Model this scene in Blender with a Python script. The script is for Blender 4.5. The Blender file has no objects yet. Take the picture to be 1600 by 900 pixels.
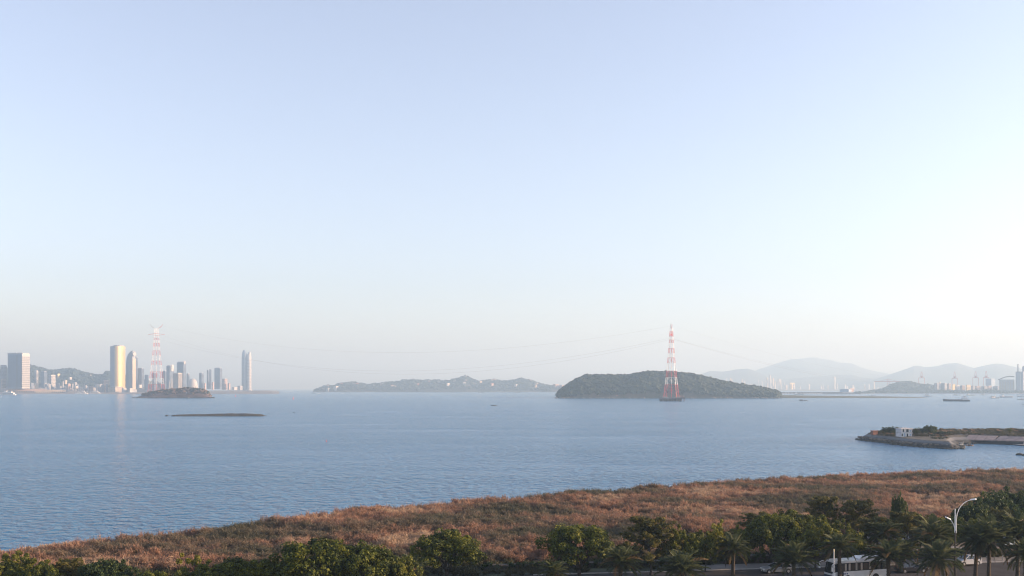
import bpy, bmesh, math, random
import numpy as np
from mathutils import Vector, Matrix

# ------------------------------------------------------------------ camera, world, sun
S = bpy.context.scene
COL = S.collection
F, CX, HY, H = 1570.0, 800.0, 606.0, 30.0       # focal length and horizon in photo pixels, eye height above the water
cam_d = bpy.data.cameras.new('camera'); cam = bpy.data.objects.new('camera', cam_d); COL.objects.link(cam)
cam.location = (0, 0, H); cam.rotation_euler = (math.radians(90), 0, 0)
cam_d.sensor_width = 36; cam_d.lens = 36 * F / 1600
cam_d.shift_y = (HY - 450) / 1600
cam_d.clip_start = 1; cam_d.clip_end = 90000
S.camera = cam

SUN_EL, SUN_AZ = math.radians(11.5), math.radians(89)     # azimuth clockwise from the view direction (+Y)
sun_vec = Vector((math.sin(SUN_AZ) * math.cos(SUN_EL), math.cos(SUN_AZ) * math.cos(SUN_EL), math.sin(SUN_EL)))
W = bpy.data.worlds.new('World'); S.world = W; W.use_nodes = True
wn = W.node_tree; wn.nodes.clear()
sky = wn.nodes.new('ShaderNodeTexSky'); sky.sky_type = 'NISHITA'; sky.sun_disc = False
sky.sun_elevation = SUN_EL; sky.sun_rotation = SUN_AZ
sky.altitude = 0; sky.air_density = 1.0; sky.dust_density = 1.2; sky.ozone_density = 2.0
bg = wn.nodes.new('ShaderNodeBackground'); bg.inputs['Strength'].default_value = 0.086
wo = wn.nodes.new('ShaderNodeOutputWorld')
hsv = wn.nodes.new('ShaderNodeHueSaturation'); hsv.inputs['Saturation'].default_value = 0.62
wn.links.new(sky.outputs[0], hsv.inputs['Color']); tint = wn.nodes.new('ShaderNodeVectorMath'); tint.operation = 'MULTIPLY'; tint.inputs[1].default_value = (0.995, 0.955, 1.05)   # camera white balance: a little cool
wn.links.new(hsv.outputs[0], tint.inputs[0]); wn.links.new(tint.outputs[0], bg.inputs[0]); wn.links.new(bg.outputs[0], wo.inputs[0])
sl = bpy.data.lights.new('sun', 'SUN'); sun = bpy.data.objects.new('sun', sl); COL.objects.link(sun)
sl.energy = 3.5; sl.angle = math.radians(0.5); sl.color = (1.0, 0.73, 0.51)
sun.rotation_euler = sun_vec.to_track_quat('Z', 'Y').to_euler(); sun.location = (300, -100, 300)

S.view_settings.view_transform = 'Standard'; S.view_settings.look = 'None'
S.view_settings.exposure = 1.93; S.view_settings.gamma = 1.0
S.render.engine = 'CYCLES'
cy = S.cycles
cy.use_denoising = True
try:
    cy.denoiser = 'OPENIMAGEDENOISE'; cy.denoising_input_passes = 'RGB_ALBEDO_NORMAL'; cy.denoising_prefilter = 'ACCURATE'
except Exception: pass
cy.filter_width = 1.1; cy.max_bounces = 5; cy.diffuse_bounces = 3; cy.glossy_bounces = 3; cy.transmission_bounces = 4; cy.volume_bounces = 0
cy.transparent_max_bounces = 6; cy.sample_clamp_indirect = 6.0

# ------------------------------------------------------------------ helpers
rng = random.Random(7); nrng = np.random.default_rng(7)
def at(px, py, Y): return Vector(((px - CX) * Y / F, Y, H - (py - HY) * Y / F))
def xat(px, Y): return (px - CX) * Y / F
def zat(py, Y): return H - (py - HY) * Y / F
def yat(py, z=0.0): return F * (H - z) / (py - HY)

class MB:
    """collects simple shapes and links them as ONE mesh object"""
    def __init__(s): s.v = []; s.f = []; s.m = []; s.mi = 0
    def add(s, vs, fs):
        o = len(s.v); s.v += [tuple(v) for v in vs]; s.f += [tuple(i + o for i in f) for f in fs]; s.m += [s.mi] * len(fs); return s
    def box(s, c, d, rz=0.0, taper=1.0):
        x, y, z = d[0] / 2, d[1] / 2, d[2] / 2; ca, sa = math.cos(rz), math.sin(rz); vs = []
        for k in (-1, 1):
            t = 1.0 if k < 0 else taper
            for (i, j) in ((-1, -1), (1, -1), (1, 1), (-1, 1)):
                a, b = i * x * t, j * y * t
                vs.append((c[0] + a * ca - b * sa, c[1] + a * sa + b * ca, c[2] + k * z))
        return s.add(vs, [(3, 2, 1, 0), (4, 5, 6, 7), (0, 1, 5, 4), (1, 2, 6, 5), (2, 3, 7, 6), (3, 0, 4, 7)])
    def tube(s, p0, p1, r0, r1=None, n=6, caps=True):
        r1 = r0 if r1 is None else r1; p0, p1 = Vector(p0), Vector(p1); d = p1 - p0
        if d.length < 1e-6: return s
        q = d.to_track_quat('Z', 'Y'); vs = []
        for p, r in ((p0, r0), (p1, r1)):
            for k in range(n):
                a = 2 * math.pi * k / n; vs.append(p + q @ Vector((r * math.cos(a), r * math.sin(a), 0)))
        fs = [(k, (k + 1) % n, n + (k + 1) % n, n + k) for k in range(n)]
        if caps: fs += [tuple(range(n - 1, -1, -1)), tuple(range(n, 2 * n))]
        return s.add(vs, fs)
    def path(s, pts, rs, n=6):
        pts = [Vector(p) for p in pts]
        if not hasattr(rs, '__len__'): rs = [rs] * len(pts)
        vs = []
        for i, p in enumerate(pts):
            d = (pts[min(i + 1, len(pts) - 1)] - pts[max(i - 1, 0)]).normalized(); q = d.to_track_quat('Z', 'Y')
            for k in range(n):
                a = 2 * math.pi * k / n; vs.append(p + q @ Vector((rs[i] * math.cos(a), rs[i] * math.sin(a), 0)))
        fs = [(i * n + k, i * n + (k + 1) % n, (i + 1) * n + (k + 1) % n, (i + 1) * n + k) for i in range(len(pts) - 1) for k in range(n)]
        fs += [tuple(range(n - 1, -1, -1)), tuple(range((len(pts) - 1) * n, len(pts) * n))]
        return s.add(vs, fs)
    def prism(s, poly, z0, z1, taper=1.0):
        n = len(poly); cx = sum(p[0] for p in poly) / n; cy_ = sum(p[1] for p in poly) / n
        vs = [(p[0], p[1], z0) for p in poly] + [(cx + (p[0] - cx) * taper, cy_ + (p[1] - cy_) * taper, z1) for p in poly]
        fs = [(k, (k + 1) % n, n + (k + 1) % n, n + k) for k in range(n)] + [tuple(range(n - 1, -1, -1)), tuple(range(n, 2 * n))]
        return s.add(vs, fs)
    def loft(s, rings, caps=True):
        n = len(rings[0]); vs = [v for r in rings for v in r]
        fs = [(i * n + k, i * n + (k + 1) % n, (i + 1) * n + (k + 1) % n, (i + 1) * n + k) for i in range(len(rings) - 1) for k in range(n)]
        if caps: fs += [tuple(range(n - 1, -1, -1)), tuple(range((len(rings) - 1) * n, len(rings) * n))]
        return s.add(vs, fs)
    def mesh(s, name, mats, smooth=False):
        me = bpy.data.meshes.new(name); me.from_pydata(s.v, [], s.f); me.update()
        for m in (mats if isinstance(mats, (list, tuple)) else [mats]): me.materials.append(m)
        if any(s.m): me.polygons.foreach_set('material_index', s.m)
        bm = bmesh.new(); bm.from_mesh(me); bmesh.ops.recalc_face_normals(bm, faces=bm.faces); bm.to_mesh(me); bm.free()
        if smooth: me.polygons.foreach_set('use_smooth', [True] * len(me.polygons))
        return me
    def build(s, name, mats, parent=None, smooth=False): return link(name, s.mesh(name, mats, smooth), parent)

def link(name, data, parent=None):
    o = bpy.data.objects.new(name, data); COL.objects.link(o)
    if parent is not None: o.parent = parent
    return o
def empty(name, loc=(0, 0, 0), rz=0.0):
    o = bpy.data.objects.new(name, None); COL.objects.link(o); o.location = loc; o.rotation_euler = (0, 0, rz); o.empty_display_size = 0.5; return o
def tag(o, label=None, cat=None, group=None, kind=None):
    if label: o['label'] = label
    if cat: o['category'] = cat
    if group: o['group'] = group
    if kind: o['kind'] = kind
    return o
def np_mesh(name, verts, faces, mats, smooth=False):
    me = bpy.data.meshes.new(name); verts = np.asarray(verts, np.float32); faces = np.asarray(faces, np.int32); k = faces.shape[1]
    me.vertices.add(len(verts)); me.vertices.foreach_set('co', verts.ravel())
    me.loops.add(faces.size); me.loops.foreach_set('vertex_index', faces.ravel())
    me.polygons.add(len(faces)); me.polygons.foreach_set('loop_start', np.arange(0, faces.size, k, dtype=np.int32))
    if smooth: me.polygons.foreach_set('use_smooth', np.ones(len(faces), bool))
    me.update(calc_edges=True); me.validate()
    for m in (mats if isinstance(mats, (list, tuple)) else [mats]): me.materials.append(m)
    return me
def grid_faces(nx, ny):
    i = np.arange(nx - 1)[:, None] * ny + np.arange(ny - 1)[None, :]; i = i.ravel()
    return np.stack([i, i + ny, i + ny + 1, i + 1], 1)
def copy_tree(o, parent=None):
    c = o.copy(); COL.objects.link(c)
    if parent is not None: c.parent = parent
    for ch in list(o.children): copy_tree(ch, c)
    return c
def vnoise(x, y, seed=0):
    """smooth value noise on numpy arrays, -1..1"""
    xi, yi = np.floor(x).astype(np.int64), np.floor(y).astype(np.int64); xf, yf = x - xi, y - yi
    u, v = xf * xf * (3 - 2 * xf), yf * yf * (3 - 2 * yf)
    def h(a, b):
        n = (a * 374761393 + b * 668265263 + seed * 974634777) & 0x7fffffff
        n = ((n ^ (n >> 13)) * 1274126177) & 0x7fffffff
        return ((n ^ (n >> 16)) & 0xffff) / 32767.5 - 1
    return (h(xi, yi) * (1 - u) + h(xi + 1, yi) * u) * (1 - v) + (h(xi, yi + 1) * (1 - u) + h(xi + 1, yi + 1) * u) * v
def fbm(x, y, seed=0, o=4):
    r = 0; a = 1.0; t = 0
    for k in range(o): r = r + a * vnoise(x * 2 ** k, y * 2 ** k, seed + k); t += a; a *= 0.5
    return r / t

# ------------------------------------------------------------------ materials
def mat(name, col, rough=0.8, metal=0.0, var=0.0, vscale=1.0, bump=0.0, bscale=5.0, spec=0.5, col2=None, coords='Object', detail=4.0, stretch=None):
    m = bpy.data.materials.new(name); m.use_nodes = True; nt = m.node_tree; p = nt.nodes['Principled BSDF']
    p.inputs['Base Color'].default_value = (*col, 1); p.inputs['Roughness'].default_value = rough; p.inputs['Metallic'].default_value = metal
    p.inputs['Specular IOR Level'].default_value = spec
    tc = None
    def vec():
        nonlocal tc
        if tc is None:
            tc = nt.nodes.new('ShaderNodeTexCoord').outputs[coords] if coords != 'World' else nt.nodes.new('ShaderNodeNewGeometry').outputs['Position']
            if stretch:
                mp = nt.nodes.new('ShaderNodeMapping'); mp.inputs['Scale'].default_value = stretch; nt.links.new(tc, mp.inputs[0]); tc = mp.outputs[0]
        return tc
    if var or col2:
        n = nt.nodes.new('ShaderNodeTexNoise'); n.inputs['Scale'].default_value = vscale; n.inputs['Detail'].default_value = detail; nt.links.new(vec(), n.inputs['Vector'])
        r = nt.nodes.new('ShaderNodeValToRGB'); nt.links.new(n.outputs['Fac'], r.inputs[0])
        a = tuple(max(0, c * (1 - var)) for c in col); b = col2 or tuple(min(1, c * (1 + var)) for c in col)
        r.color_ramp.elements[0].position = 0.35; r.color_ramp.elements[1].position = 0.65
        r.color_ramp.elements[0].color = (*a, 1); r.color_ramp.elements[1].color = (*b, 1)
        nt.links.new(r.outputs[0], p.inputs['Base Color'])
    if bump:
        n = nt.nodes.new('ShaderNodeTexNoise'); n.inputs['Scale'].default_value = bscale; n.inputs['Detail'].default_value = 4; nt.links.new(vec(), n.inputs['Vector'])
        b = nt.nodes.new('ShaderNodeBump'); b.inputs['Strength'].default_value = bump; nt.links.new(n.outputs['Fac'], b.inputs['Height']); nt.links.new(b.outputs[0], p.inputs['Normal'])
    return m

def leaf_mat(name, cols, rough=0.65, trans=0.36, nscale=0.35):
    """leaves: several greens mixed by a random number per leaf and by a slow noise through the crown"""
    m = bpy.data.materials.new(name); m.use_nodes = True; nt = m.node_tree; p = nt.nodes['Principled BSDF']; out = nt.nodes['Material Output']
    g = nt.nodes.new('ShaderNodeNewGeometry'); n = nt.nodes.new('ShaderNodeTexNoise'); n.inputs['Scale'].default_value = nscale; n.inputs['Detail'].default_value = 3
    nt.links.new(g.outputs['Position'], n.inputs['Vector'])
    a = nt.nodes.new('ShaderNodeMath'); a.operation = 'MULTIPLY_ADD'; nt.links.new(g.outputs['Random Per Island'], a.inputs[0]); a.inputs[1].default_value = 0.5
    b = nt.nodes.new('ShaderNodeMath'); b.operation = 'MULTIPLY_ADD'; nt.links.new(n.outputs['Fac'], b.inputs[0]); b.inputs[1].default_value = 1.4; b.inputs[2].default_value = -0.45
    nt.links.new(b.outputs[0], a.inputs[2])
    r = nt.nodes.new('ShaderNodeValToRGB'); nt.links.new(a.outputs[0], r.inputs[0]); e = r.color_ramp.elements
    e[0].position = 0.0; e[0].color = (*cols[0], 1); e[1].position = 1.0; e[1].color = (*cols[-1], 1)
    for k in range(1, len(cols) - 1): x = e.new(k / (len(cols) - 1)); x.color = (*cols[k], 1)
    nt.links.new(r.outputs[0], p.inputs['Base Color']); p.inputs['Roughness'].default_value = rough; p.inputs['Specular IOR Level'].default_value = 0.25
    if trans:
        t = nt.nodes.new('ShaderNodeBsdfTranslucent'); mx = nt.nodes.new('ShaderNodeMixShader'); mx.inputs[0].default_value = trans
        nt.links.new(r.outputs[0], t.inputs[0]); nt.links.new(p.outputs[0], mx.inputs[1]); nt.links.new(t.outputs[0], mx.inputs[2]); nt.links.new(mx.outputs[0], out.inputs[0])
    return m

M = {}
M['white'] = mat('white_paint', (0.75, 0.74, 0.72), 0.5, var=0.06, vscale=0.3)
M['red'] = mat('red_paint', (0.50, 0.035, 0.04), 0.5, var=0.15, vscale=0.2)
M['steel'] = mat('grey_steel', (0.25, 0.26, 0.28), 0.45, 0.4)
M['black'] = mat('black_paint', (0.012, 0.013, 0.016), 0.4)
M['rubber'] = mat('rubber', (0.015, 0.015, 0.015), 0.9)
M['glass'] = mat('dark_glass', (0.02, 0.025, 0.03), 0.05, spec=0.8)
M['concrete'] = mat('concrete', (0.32, 0.31, 0.30), 0.85, var=0.18, vscale=0.25, bump=0.1)
M['dark_concrete'] = mat('weathered_concrete', (0.10, 0.10, 0.11), 0.9, var=0.3, vscale=0.2)
M['bark'] = mat('bark', (0.055, 0.045, 0.038), 0.95, var=0.35, vscale=3, bump=0.4, bscale=8)
M['palm_bark'] = mat('palm_bark', (0.06, 0.045, 0.032), 0.95, var=0.4, vscale=4, bump=0.6, bscale=6, stretch=(1, 1, 4))
M['dense_leaf'] = leaf_mat('dense_leaf', [(0.014, 0.022, 0.008), (0.045, 0.062, 0.013), (0.115, 0.130, 0.018), (0.26, 0.24, 0.03)])
M['light_leaf'] = leaf_mat('light_leaf', [(0.022, 0.032, 0.010), (0.075, 0.092, 0.018), (0.165, 0.165, 0.024), (0.28, 0.24, 0.035)])
M['olive_leaf'] = leaf_mat('olive_leaf', [(0.022, 0.028, 0.012), (0.070, 0.074, 0.022), (0.130, 0.115, 0.028), (0.21, 0.165, 0.04)])
M['dark_leaf'] = leaf_mat('dark_leaf', [(0.009, 0.017, 0.008), (0.034, 0.056, 0.019), (0.062, 0.088, 0.025), (0.12, 0.135, 0.034)])
M['frond'] = leaf_mat('frond_leaf', [(0.030, 0.042, 0.022), (0.085, 0.105, 0.045), (0.15, 0.15, 0.062)], nscale=0.6)
M['dry_frond'] = leaf_mat('dry_frond_leaf', [(0.14, 0.095, 0.045), (0.22, 0.16, 0.08)], nscale=0.6)
M['hedge'] = leaf_mat('hedge_leaf', [(0.010, 0.022, 0.008), (0.03, 0.055, 0.014), (0.06, 0.085, 0.02)])

# ------------------------------------------------------------------ scattering for uncountable stuff (geometry nodes)
def scatter(name, pts, rots, scls, protos, parent=None):
    me = bpy.data.meshes.new(name); me.vertices.add(len(pts)); me.vertices.foreach_set('co', np.asarray(pts, np.float32).ravel())
    for nm, arr in (('rot', rots), ('scl', scls)):
        at_ = me.attributes.new(nm, 'FLOAT_VECTOR', 'POINT'); at_.data.foreach_set('vector', np.asarray(arr, np.float32).ravel())
    at_ = me.attributes.new('pick', 'INT', 'POINT'); at_.data.foreach_set('value', nrng.integers(0, len(protos), len(pts)).astype(np.int32))
    o = link(name, me, parent)
    col = bpy.data.collections.new(name + '_kinds')
    for p in protos: col.objects.link(p)
    ng = bpy.data.node_groups.new(name, 'GeometryNodeTree')
    ng.interface.new_socket('Geometry', in_out='INPUT', socket_type='NodeSocketGeometry'); ng.interface.new_socket('Geometry', in_out='OUTPUT', socket_type='NodeSocketGeometry')
    N, L = ng.nodes, ng.links
    gi, go, ci, ip, er = N.new('NodeGroupInput'), N.new('NodeGroupOutput'), N.new('GeometryNodeCollectionInfo'), N.new('GeometryNodeInstanceOnPoints'), N.new('FunctionNodeEulerToRotation')
    ci.inputs['Collection'].default_value = col; ci.inputs['Separate Children'].default_value = True; ci.inputs['Reset Children'].default_value = True
    def attr(nm, t):
        a = N.new('GeometryNodeInputNamedAttribute'); a.data_type = t; a.inputs['Name'].default_value = nm; return a.outputs['Attribute']
    ip.inputs['Pick Instance'].default_value = True
    L.new(gi.outputs[0], ip.inputs['Points']); L.new(ci.outputs[0], ip.inputs['Instance'])
    L.new(attr('pick', 'INT'), ip.inputs['Instance Index']); L.new(attr('rot', 'FLOAT_VECTOR'), er.inputs[0]); L.new(er.outputs[0], ip.inputs['Rotation'])
    L.new(attr('scl', 'FLOAT_VECTOR'), ip.inputs['Scale']); L.new(ip.outputs[0], go.inputs[0])
    md = o.modifiers.new('scatter', 'NODES'); md.node_group = ng
    tag(o, kind='stuff'); return o
def proto(name, me): return bpy.data.objects.new(name, me)          # a source shape, in no scene collection

def blob_mesh(name, seed, m, flat=0.8):
    bm = bmesh.new(); bmesh.ops.create_icosphere(bm, subdivisions=2, radius=1.0); r = random.Random(seed); ph = [r.uniform(0, 6) for _ in range(6)]
    for v in bm.verts:
        c = v.co; k = 1 + 0.16 * math.sin(4 * c.x + ph[0]) * math.sin(5 * c.y + ph[1]) + 0.13 * math.sin(6 * c.z + ph[2] + 3 * c.x) + r.uniform(-.16, .16)
        v.co = Vector((c.x * k, c.y * k, c.z * k * flat))
    me = bpy.data.meshes.new(name); bm.to_mesh(me); bm.free(); me.materials.append(m); return me

# ------------------------------------------------------------------ water
wm = bpy.data.materials.new('sea_water'); wm.use_nodes = True; nt = wm.node_tree; p = nt.nodes['Principled BSDF']
p.inputs['Base Color'].default_value = (0.026, 0.128, 0.255, 1); p.inputs['Roughness'].default_value = 0.21; p.inputs['IOR'].default_value = 1.333
g = nt.nodes.new('ShaderNodeNewGeometry')
def wave(scale, stretch, rot, detail):
    mp = nt.nodes.new('ShaderNodeMapping'); mp.inputs['Scale'].default_value = stretch; mp.inputs['Rotation'].default_value = (0, 0, rot); nt.links.new(g.outputs['Position'], mp.inputs[0])
    n = nt.nodes.new('ShaderNodeTexNoise'); n.inputs['Scale'].default_value = scale; n.inputs['Detail'].default_value = detail; n.inputs['Roughness'].default_value = 0.55
    nt.links.new(mp.outputs[0], n.inputs[0]); return n.outputs['Fac']
def math_(op, a, b):
    n = nt.nodes.new('ShaderNodeMath'); n.operation = op
    for k, x in enumerate((a, b)):
        if isinstance(x, (int, float)): n.inputs[k].default_value = x
        else: nt.links.new(x, n.inputs[k])
    return n.outputs[0]
gust = wave(0.012, (0.55, 1.0, 1.0), 0.25, 3)                                   # slow wind patches change the height of the ripples
amp = math_('MAXIMUM', 0.25, math_('ADD', -0.6, math_('MULTIPLY', gust, 4.8)))
hgt = math_('ADD', math_('ADD', math_('MULTIPLY', wave(0.34, (0.95, 1.0, 1.0), 0.3, 3), 1.15), math_('MULTIPLY', wave(0.13, (0.95, 1.0, 1.0), 0.15, 2), 0.5)), math_('MULTIPLY', wave(0.9, (1.0, 1.0, 1.0), -0.4, 3), 0.22))
hgt = math_('MULTIPLY', hgt, amp)
bp = nt.nodes.new('ShaderNodeBump'); bp.inputs['Strength'].default_value = 0.95; bp.inputs['Distance'].default_value = 1.6
nt.links.new(hgt, bp.inputs['Height']); nt.links.new(bp.outputs[0], p.inputs['Normal'])
R = 28000.0
water = MB().add([(-R, -R, 0), (R, -R, 0), (R, R, 0), (-R, R, 0)], [(0, 1, 2, 3)]).build('water', wm); tag(water, kind='structure')

# ------------------------------------------------------------------ near ground, road, pavements
SHORE = [(-2500, -900), (-400, -60), (-200, 72), (-120, 132), (-83, 163), (-68, 179), (-50, 197), (-28, 218), (0, 244), (34, 265), (75, 293), (118, 309), (165, 324), (260, 350), (420, 372), (2500, 700)]
sx = np.array([p_[0] for p_ in SHORE], float); sy = np.array([p_[1] for p_ in SHORE], float)
def shore(x): return np.interp(x, sx, sy) + 2.2 * vnoise(np.asarray(x) / 9.0, np.zeros_like(np.asarray(x, float)), 3) + 1.2 * vnoise(np.asarray(x) / 3.0, np.zeros_like(np.asarray(x, float)), 4)
def ground_z(x, y):
    d = shore(x) - y                                                  # metres inland from the water's edge
    z = np.interp(d, [-30, -3, 0, 2, 5, 10, 1e4], [-2.2, -0.5, 0.5, 1.7, 2.6, 3.0, 3.0])
    rough = np.clip((d - 1) / 6, 0, 1) * np.clip((y - 168) / 14, 0, 1)
    return z + rough * (0.55 * vnoise(x / 16.0, y / 16.0, 11) + 0.2 * vnoise(x / 5.0, y / 5.0, 12))
gx = np.concatenate([np.linspace(-2400, -160, 30), np.arange(-150, 300, 2.5), np.linspace(310, 2400, 28)])
gd = np.concatenate([[-30, -6, -3, -1.5], np.arange(0, 12, 1.5), np.arange(12, 190, 3.5), np.array([195, 215, 250, 320, 450, 700, 1200, 2200])])
GX, GD = np.meshgrid(gx, gd, indexing='ij'); GY = shore(GX) - GD; GZ = ground_z(GX, GY)
soil = mat('dry_soil', (0.105, 0.078, 0.060), 0.95, var=0.0, vscale=0.09, col2=(0.19, 0.150, 0.115), coords='World', detail=6, bump=0.3, bscale=0.8)
ground = link('ground', np_mesh('ground', np.stack([GX, GY, GZ], 2).reshape(-1, 3), grid_faces(len(gx), len(gd)), soil, True)); tag(ground, kind='structure')

RD = math.atan(0.15); rd = Vector((math.cos(RD), math.sin(RD), 0)); rn = Vector((-rd.y, rd.x, 0)); R0 = Vector((26, 148, 0))
def onroad(s, t, z=3.0): q = R0 + rd * s + rn * t; return Vector((q.x, q.y, z))       # s metres along, t metres beyond the far kerb
asphalt = mat('asphalt', (0.038, 0.038, 0.042), 0.95, spec=0.15, var=0.18, vscale=0.5, coords='World', bump=0.15, bscale=6)
paving = mat('paving', (0.18, 0.17, 0.165), 0.85, var=0.14, vscale=0.6, coords='World', bump=0.1, bscale=3)
kerbm = mat('kerb_stone', (0.33, 0.32, 0.31), 0.85, var=0.15, vscale=0.8, coords='World')
lawnm = mat('lawn_soil', (0.035, 0.045, 0.020), 0.95, var=0.4, vscale=0.5, coords='World', bump=0.5, bscale=2)
def strip(name, s0, s1, t0, t1, z, m):
    o = MB().add([onroad(s0, t0, z), onroad(s1, t0, z), onroad(s1, t1, z), onroad(s0, t1, z)], [(0, 1, 2, 3)]).build(name, m); return tag(o, kind='structure')
def slab(name, s0, s1, t0, t1, z0, z1, m):
    c = onroad((s0 + s1) / 2, (t0 + t1) / 2, (z0 + z1) / 2); o = MB().box(c, (s1 - s0, t1 - t0, z1 - z0), RD).build(name, m); return tag(o, kind='structure')
strip('road', -300, 300, -16, 0, 3.006, asphalt)
strip('lawn', -300, 300, 4.0, 9.2, 3.012, lawnm); strip('lawn', -300, 1, .18, 3.99, 3.014, lawnm)
slab('pavement', 1, 300, 0.18, 4.0, 2.9, 3.13, paving)
strip('plaza', 36, 190, 9.2, 31, 3.010, paving)
for k in range(44):                                                 # kerb stones one by one along the stretch of road in view
    s = -22 + k * 2.4; c = onroad(s, 0.09, 3.07); o = MB().box(c, (2.36, 0.17, 0.155), RD).build('kerb', kerbm); tag(o, kind='structure')

# ------------------------------------------------------------------ dry scrub over the shore land
def tuft_mesh(name, seed, m, n, h, spread, w):
    r = np.random.default_rng(seed); V = []; Fc = []
    for k in range(n):
        a = r.uniform(0, 2 * math.pi); s = spread * r.uniform(0.15, 1) ** 0.7; hh = h * r.uniform(0.55, 1.05) * (1 - 0.25 * s / spread)
        bx, by = 0.25 * s * math.cos(a), 0.25 * s * math.sin(a); tx, ty = s * math.cos(a), s * math.sin(a); b2 = a + r.uniform(-1, 1)
        dx, dy = -math.sin(b2) * w, math.cos(b2) * w
        p0 = (bx, by, 0); p1 = (bx * .4 + tx * .5, by * .4 + ty * .5, hh * .62); p2 = (tx, ty, hh)
        o = len(V); V += [(p0[0] - dx, p0[1] - dy, 0), (p0[0] + dx, p0[1] + dy, 0), (p1[0] + dx, p1[1] + dy, p1[2]), (p1[0] - dx, p1[1] - dy, p1[2]), (p2[0] + dx * .3, p2[1] + dy * .3, p2[2]), (p2[0] - dx * .3, p2[1] - dy * .3, p2[2])]
        Fc += [(o, o + 1, o + 2, o + 3), (o + 3, o + 2, o + 4, o + 5)]
        for j in range(3):                                          # side twigs with seed fluff
            t = r.uniform(.55, 1); q = np.array(p1) * (1 - (t - .5) * 2 * .9) + np.array(p2) * ((t - .5) * 2 * .9); e = r.normal(0, .17, 3) + np.array([0, 0, .12]); f = r.normal(0, 1, 3); f = f / np.linalg.norm(f) * w * 1.3
            o = len(V); V += [tuple(q - f), tuple(q + f), tuple(q + e + f * .6), tuple(q + e - f * .6)]; Fc += [(o, o + 1, o + 2, o + 3)]
    return np_mesh(name, V, Fc, m)
sm = bpy.data.materials.new('dry_scrub'); sm.use_nodes = True; nt = sm.node_tree; p = nt.nodes['Principled BSDF']; out = nt.nodes['Material Output']
g = nt.nodes.new('ShaderNodeNewGeometry')
def ramp(fac, stops):
    r = nt.nodes.new('ShaderNodeValToRGB'); nt.links.new(fac, r.inputs[0]); e = r.color_ramp.elements
    e[0].position, e[0].color = stops[0][0], (*stops[0][1], 1); e[1].position, e[1].color = stops[-1][0], (*stops[-1][1], 1)
    for q, c in stops[1:-1]: x = e.new(q); x.color = (*c, 1)
    return r.outputs[0]
f1 = wave(0.055, (0.7, 1.0, 0.3), 0.4, 4); f2 = wave(0.35, (1, 1, 0.5), 0.0, 3)
fac = math_('ADD', math_('SUBTRACT', math_('MULTIPLY', f1, 1.35), 0.30), math_('ADD', math_('MULTIPLY', f2, 0.22), math_('MULTIPLY', g.outputs['Random Per Island'], 0.10)))
SCRUB = [(0.36, (0.105, 0.100, 0.070)), (0.45, (0.155, 0.128, 0.090)), (0.53, (0.20, 0.140, 0.100)), (0.61, (0.31, 0.172, 0.115)), (0.70, (0.38, 0.275, 0.19))]
rc = ramp(fac, SCRUB); nt.links.new(rc, p.inputs['Base Color']); p.inputs['Roughness'].default_value = 0.9; p.inputs['Specular IOR Level'].default_value = 0.1
t_ = nt.nodes.new('ShaderNodeBsdfTranslucent'); mx = nt.nodes.new('ShaderNodeMixShader'); mx.inputs[0].default_value = 0.35
nt.links.new(rc, t_.inputs[0]); nt.links.new(p.outputs[0], mx.inputs[1]); nt.links.new(t_.outputs[0], mx.inputs[2]); nt.links.new(mx.outputs[0], out.inputs[0])
tufts = [proto('tuft', tuft_mesh('tuft', 20 + k, sm, 70 + 12 * (k % 3), (1.25, 1.6, 1.0, 1.9)[k % 4], (0.95, 1.1, 1.25, 0.8)[k % 4], 0.028)) for k in range(6)]
n = 50000
X = nrng.uniform(-120, 215, n); Y = shore(X) - nrng.uniform(0.5, 1, n) * 0 - nrng.uniform(1.5, 165, n)
dens = fbm(X / 14, Y / 14, 31); edge = shore(X) - Y
keep = (Y > 138) & (Y < 345) & (np.abs(X) < Y * 0.545 + 6) & (dens > -0.42 + 0.25 * nrng.standard_normal(n) * 0.4)
tt = -(X - R0.x) * math.sin(RD) + (Y - R0.y) * math.cos(RD); keep &= (tt > 10.5) & ~((X > 0) & (tt < 31.5) & (X > 58 - (tt - 12) * 3))
for (qx, qy, qr) in ((xat(1452, 250), 248, 3.2), (xat(1565, 252), 252, 4.5), (xat(945, 255), 256, 4.5), (xat(1215, 226), 226, 3.5)):      # bare sandy patches
    keep &= ((X - qx) / 1.6) ** 2 + (Y - qy) ** 2 > qr ** 2 * nrng.uniform(.6, 1.1, n)
X, Y, edge = X[keep], Y[keep], edge[keep]; n = len(X)
Z = ground_z(X, Y) - 0.06; big = 0.75 + 0.45 * nrng.random(n) + 0.35 * np.clip(fbm(X / 9, Y / 9, 41) + .1, 0, 1)
rot = np.stack([nrng.normal(0, .12, n), nrng.normal(0, .12, n), nrng.uniform(0, 6.28, n)], 1)
scatter('dry_scrub', np.stack([X, Y, Z], 1), rot, np.stack([big * 1.1, big * 1.1, big * nrng.uniform(.8, 1.2, n)], 1), tufts)
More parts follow.
